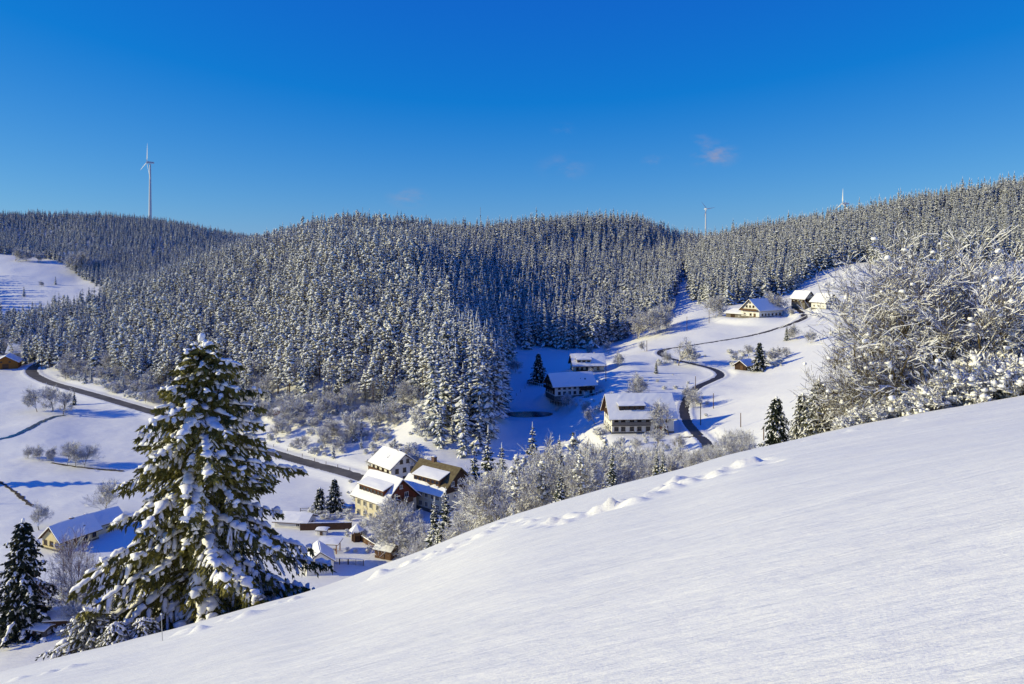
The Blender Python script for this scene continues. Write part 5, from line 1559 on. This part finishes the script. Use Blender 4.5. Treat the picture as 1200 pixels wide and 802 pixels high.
def objects():
    turbine('big white wind turbine on the left ridge against the blue sky', 176, 189, 1550, 23, (4, -109, 152), R_(-46))
    turbine('distant small wind turbine in the dip between the two forests', 827, 244, 2500, 11, (80, -40, 200), R_(15))
    turbine('wind turbine peeking over the forest of the right hill, one blade straight up', 990.5, 237, 1500, 18, (4, 124, -116), R_(-78))
    # lattice mast and small mast on the middle hill
    for px, top, foot, Y, lab, ww in ((563, 243, 262, 1250, 'thin lattice mast rising over the middle hill', 1.6), (425, 243, 258, 1150, 'tiny white mast over the plateau of the middle hill', .9)):
        x = (px - 600) / F * Y; zt = (HOR - top) / F * Y; z0 = gz(x, Y)
        o = empty('radio_mast', (x, Y, z0), 0, lab, 'mast'); Hm = zt - z0
        b = MB(); n = 12
        for k in range(3):
            a = 2.094 * k; b.tube([(ww * math.cos(a), ww * math.sin(a), 0), (ww * .35 * math.cos(a), ww * .35 * math.sin(a), Hm * .8)], .28, 4, 0)
        for i in range(n):
            for k in range(3):
                t0, t1 = i / n, (i + 1) / n; a0, a1 = 2.094 * k, 2.094 * (k + 1)
                r0_, r1_ = ww * (1 - .65 * t0), ww * (1 - .65 * t1)
                b.tube([(r0_ * math.cos(a0), r0_ * math.sin(a0), Hm * .8 * t0), (r1_ * math.cos(a1), r1_ * math.sin(a1), Hm * .8 * t1)], .16, 3, 0)
        b.build('lattice', 'metal', o)
        b = MB(); b.tube([(0, 0, Hm * .78), (0, 0, Hm)], .3, 6, 0); b.build('aerial', 'metal', o)
    # wooden poles
    poles = ((805, 388, 371), (831, 379, 365), (815, 456, 441), (836, 479, 461), (868, 501, 484), (821, 497, 472), (710, 446, 427), (758, 412, 399), (589, 433, 421), (895, 516, 499))
    for i, (px, py, top) in enumerate(poles):
        q = hit(px, py, 90); q.z = gz(q.x, q.y); h = (HOR - top) / F * q.y - q.z
        o = empty('utility_pole', q, 0, 'slim wooden utility pole standing in the snow of the side valley', 'pole', 'utility poles of the side valley')
        b = MB(); b.tube([(0, 0, -.6), (0, 0, h)], [.15, .11], 7, 0); b.build('pole', 'brown_wood', o)
        b = MB(); b.lump((0, 0, h + .05), .15, .15, .1, i); b.build('snow_cap', 'snow_lump', o)
    # fence posts on the shaded field and the pastures
    def post_row(pts, n, lab, grp, h=1.25):
        P_ = [hit(x, y, 100) for x, y in pts]
        for i in range(n):
            f = i / (n - 1) * (len(P_) - 1); j = min(int(f), len(P_) - 2)
            p = P_[j].lerp(P_[j + 1], f - j); p.z = gz(p.x, p.y)
            b = MB(); b.tube([(0, 0, -.3), (0, 0, h)], [.09, .08], 6, 0); b.lump((0, 0, h + .04), .11, .11, .09, i, 1)
            o = b.build('fence_post', ['brown_wood', 'snow_lump']); o.location = p; o.rotation_euler = (R_(3 * math.sin(i * 2.1)), R_(3 * math.cos(i * 1.7)), i)
            tag(o, lab, 'fence post', grp)
    post_row([(582, 480), (600, 468), (620, 452)], 9, 'fence post in the row crossing the shaded field towards the single conifer', 'posts on the shaded field')
    post_row([(672, 422), (720, 413), (752, 405)], 8, 'short fence post on the sunny slope left of the hairpin bend', 'posts on the sunny slope')
    post_row([(230, 493), (300, 517), (360, 537), (410, 550)], 12, 'snow marker post along the far edge of the main road', 'marker posts along the main road', 1.0)
    # snow stake on the near slope
    p = hit(191, 751, 20); p.z = gz(p.x, p.y)
    o = empty('snow_stake', p, 0, 'thin grey stake standing in the snow below the huge spruce', 'stake')
    b = MB(); b.tube([(0, 0, -.3), (-.05, 0, .72)], [.011, .010], 6, 0); b.build('rod', 'metal', o)
    b = MB(); b.lump((-.05, 0, .735), .025, .025, .03, 3); b.build('snow_cap', 'snow_lump', o)
    # blue tarp over a stack
    q = hit(409, 600, 100); q.z = gz(q.x, q.y)
    o = empty('covered_stack', q, R_(-20), 'bright blue tarpaulin over a stack beside the taller garden conifer', 'stack')
    b = MB(); b.box(-1.5, 1.5, -1.0, 1.0, -.2, .35); b.build('log_stack', 'brown_wood', o)
    b = MB(); b.slab((-1.65, -1.1, .354), (1.65, -1.1, .354), (1.65, 1.1, .354), (-1.65, 1.1, .354), 1.1, 7, 5, .10, up=Vector((0, 0, 1))); b.build('tarpaulin', 'blue_tarp', o)
    b = MB(); b.lump((.2, .2, 1.45), 1.2, .8, .16, 8); b.build('snow_cap', 'snow_lump', o)
    # playground: pointed playhouse, shed, open shelter, fences
    q = hit(418, 634, 100); q.z = gz(q.x, q.y)
    o = empty('playhouse', q, R_(15), 'small dark playhouse tower with a pointed snow-white roof', 'playhouse')
    b = MB(); n = 6
    for k in range(n):
        a = 2 * math.pi * k / n; b.tube([(1.1 * math.cos(a), 1.1 * math.sin(a), -.3), (1.1 * math.cos(a), 1.1 * math.sin(a), 2.6)], .1, 5, 0)
    b.build('post', 'brown_wood', o)
    b = MB(); b.tube([(0, 0, .02), (0, 0, 1.5)], [1.12, 1.12], 6, 0); b.build('wall', 'dark_wood', o)
    b = MB(); b.tube([(0, 0, 2.5), (0, 0, 2.75), (0, 0, 4.1)], [1.75, 1.7, .06], 6, 0); b.build('roof', 'snow_lump', o)
    SITES2 = ((453, 647, 4.2, 3.2, 1.9, -25, 'shed', 'small brown garden shed with sloping snow roof, below the big round frosted tree', 'brown_wood', 26),
              (374, 683, 6.5, 5.6, 2.6, -72, 'shed', 'white shed in blue shade at the right foot of the huge spruce', 'white', 36),
              (378, 629, 2.2, 1.6, 1.1, -8, 'bin_shelter', 'small snow-capped bin shelter in front of the brown fence', 'white', 12),
              (48, 744, 3.4, 2.4, 1.3, -12, 'shed', 'tiny pale shed with thick snow cap right of the dark spruce', 'grey_wood', 14),
              (80, 734, 6.5, 4.0, 2.0, 8, 'shed', 'low brown shed behind the reddish birch', 'brown_wood', 20))
    for (px, py, L, W_, e, rz, nm, lb, m_, pit) in SITES2:
        q = hit(px, py, 62); q.z = gz(q.x, q.y)
        s_ = 1.0
        h = House(nm, lb, 'shelter' if nm == 'bin_shelter' else 'shed', q, R_(rz), L, W_, e, pit, m_, None, over=.35, snow=.28)
        h.door('front', 0, min(.9, L * .3), e * .8, 'frame_dark')
        if L > 3: h.window('right', 0, e * .6, .7, .5)
    q = hit(386, 650, 100); q.z = gz(q.x, q.y)
    o = empty('shelter', q, R_(-8), 'open timber shelter with flat snow roof on orange-brown posts', 'shelter')
    for sx in (-1, 1):
        for sy in (-1, 1):
            b = MB(); b.box(sx*2.1-.09, sx*2.1+.09, sy*1.2-.09, sy*1.2+.09, -.3, 2.1); b.build('post', 'orange_wood', o)
    b = MB(); b.slab((-2.7, -1.7, 2.1), (2.7, -1.7, 2.1), (2.7, 1.7, 2.5), (-2.7, 1.7, 2.5), .14); b.build('roof', 'brown_wood', o)
    b = MB(); b.slab((-2.7, -1.7, 2.245), (2.7, -1.7, 2.245), (2.7, 1.7, 2.645), (-2.7, 1.7, 2.645), .3, 7, 5, .1, up=Vector((0, 0, 1))); b.build('roof_snow', 'snow_lump', o)
    b = MB(); b.box(-1.6, 1.6, .2, .6, .42, .5); b.box(-1.5, -1.3, .25, .55, -.2, .417); b.box(1.3, 1.5, .25, .55, -.2, .417); b.build('bench', 'brown_wood', o)
    def fence(pts, name, lab, h, m, pitch=1.6, board=None, ymin=62, cap=True):
        P_ = [hit(x, y, ymin) for x, y in pts]
        for p in P_: p.z = gz(p.x, p.y)
        org = P_[0].copy(); o = empty(name, org, 0, lab, 'fence')
        Q = [p - org for p in P_]
        bb = MB(); cb = MB(); k = 0
        for a, c in zip(Q[:-1], Q[1:]):
            d = c - a; n = max(1, int(d.length / pitch)); nx = Vector((-d.y, d.x, 0)).normalized() * .04
            for i in range(n + 1):
                p = a + d * i / n
                b = MB(); b.box(p.x-.07, p.x+.07, p.y-.07, p.y+.07, p.z-.4, p.z+h+.12); b.build('post', m, o); k += 1
            if board == 'solid':
                bb.slab(a + nx, c + nx, c - nx, a - nx, h, up=Vector((0, 0, 1)))
            elif board == 'pickets':
                m_ = int(d.length / .26)
                for i in range(m_):
                    p = a + d * (i + .5) / m_; bb.box(p.x-.05, p.x+.05, p.y-.02, p.y+.02, p.z+.05, p.z+h)
            else:
                for zz in (.35, .8):
                    bb.slab(a + nx + Vector((0, 0, h*zz)), c + nx + Vector((0, 0, h*zz)), c - nx + Vector((0, 0, h*zz)), a - nx + Vector((0, 0, h*zz)), .12, up=Vector((0, 0, 1)))
            if cap: cb.slab(a + nx*3 + Vector((0, 0, h + .122)), c + nx*3 + Vector((0, 0, h + .122)), c - nx*3 + Vector((0, 0, h + .122)), a - nx*3 + Vector((0, 0, h + .122)), .13, max(5, int(d.length)), 3, .4, up=Vector((0, 0, 1)))
        bb.build('boards', m, o)
        if cap: cb.build('snow_cap', 'snow_lump', o)
        return o
    fence([(352, 628), (412, 624)], 'board_fence', 'long brown board fence with snow on top, right of the white garage', 1.7, 'brown_wood', board='solid')
    fence([(423, 634), (438, 642), (447, 645)], 'board_fence', 'short brown fence running down beside the pointed playhouse', 1.2, 'brown_wood', board='solid')
    fence([(388, 673), (408, 670), (426, 666)], 'picket_fence', 'grey picket fence at the brow, right of the white shed', 1.2, 'grey_wood', board='pickets')
    fence([(352, 601), (372, 599)], 'rail_fence', 'snowy rail fence behind the white garage', 1.0, 'grey_wood')
    fence([(645, 470), (664, 472), (690, 463), (708, 460)], 'rail_fence', 'dark rail fence around the garden of the shaded farmhouse', 1.0, 'dark_wood')
    fence([(620, 450), (640, 455)], 'rail_fence', 'low snow-capped rail fence below the single conifer', .9, 'grey_wood')
objects()
def pond():
    c = at_pond
    b = MB(); n = 40; r = random.Random(2)
    v = []
    for k in range(n):
        a = 2 * math.pi * k / n
        rx, ry = 9.3 * (1 + .05 * math.sin(3 * a)), 6.0 * (1 + .08 * math.sin(2 * a + 1))
        v.append((c.x + rx * math.cos(a), c.y + ry * math.sin(a), gz(c.x, c.y) + .14))
    v.append((c.x, c.y, gz(c.x, c.y) + .14))
    b.add(v, [(k, (k + 1) % n, n) for k in range(n)])
    o = b.build('pond_water', 'dark_water'); tag(o, kind='structure')
at_pond = POND
pond()
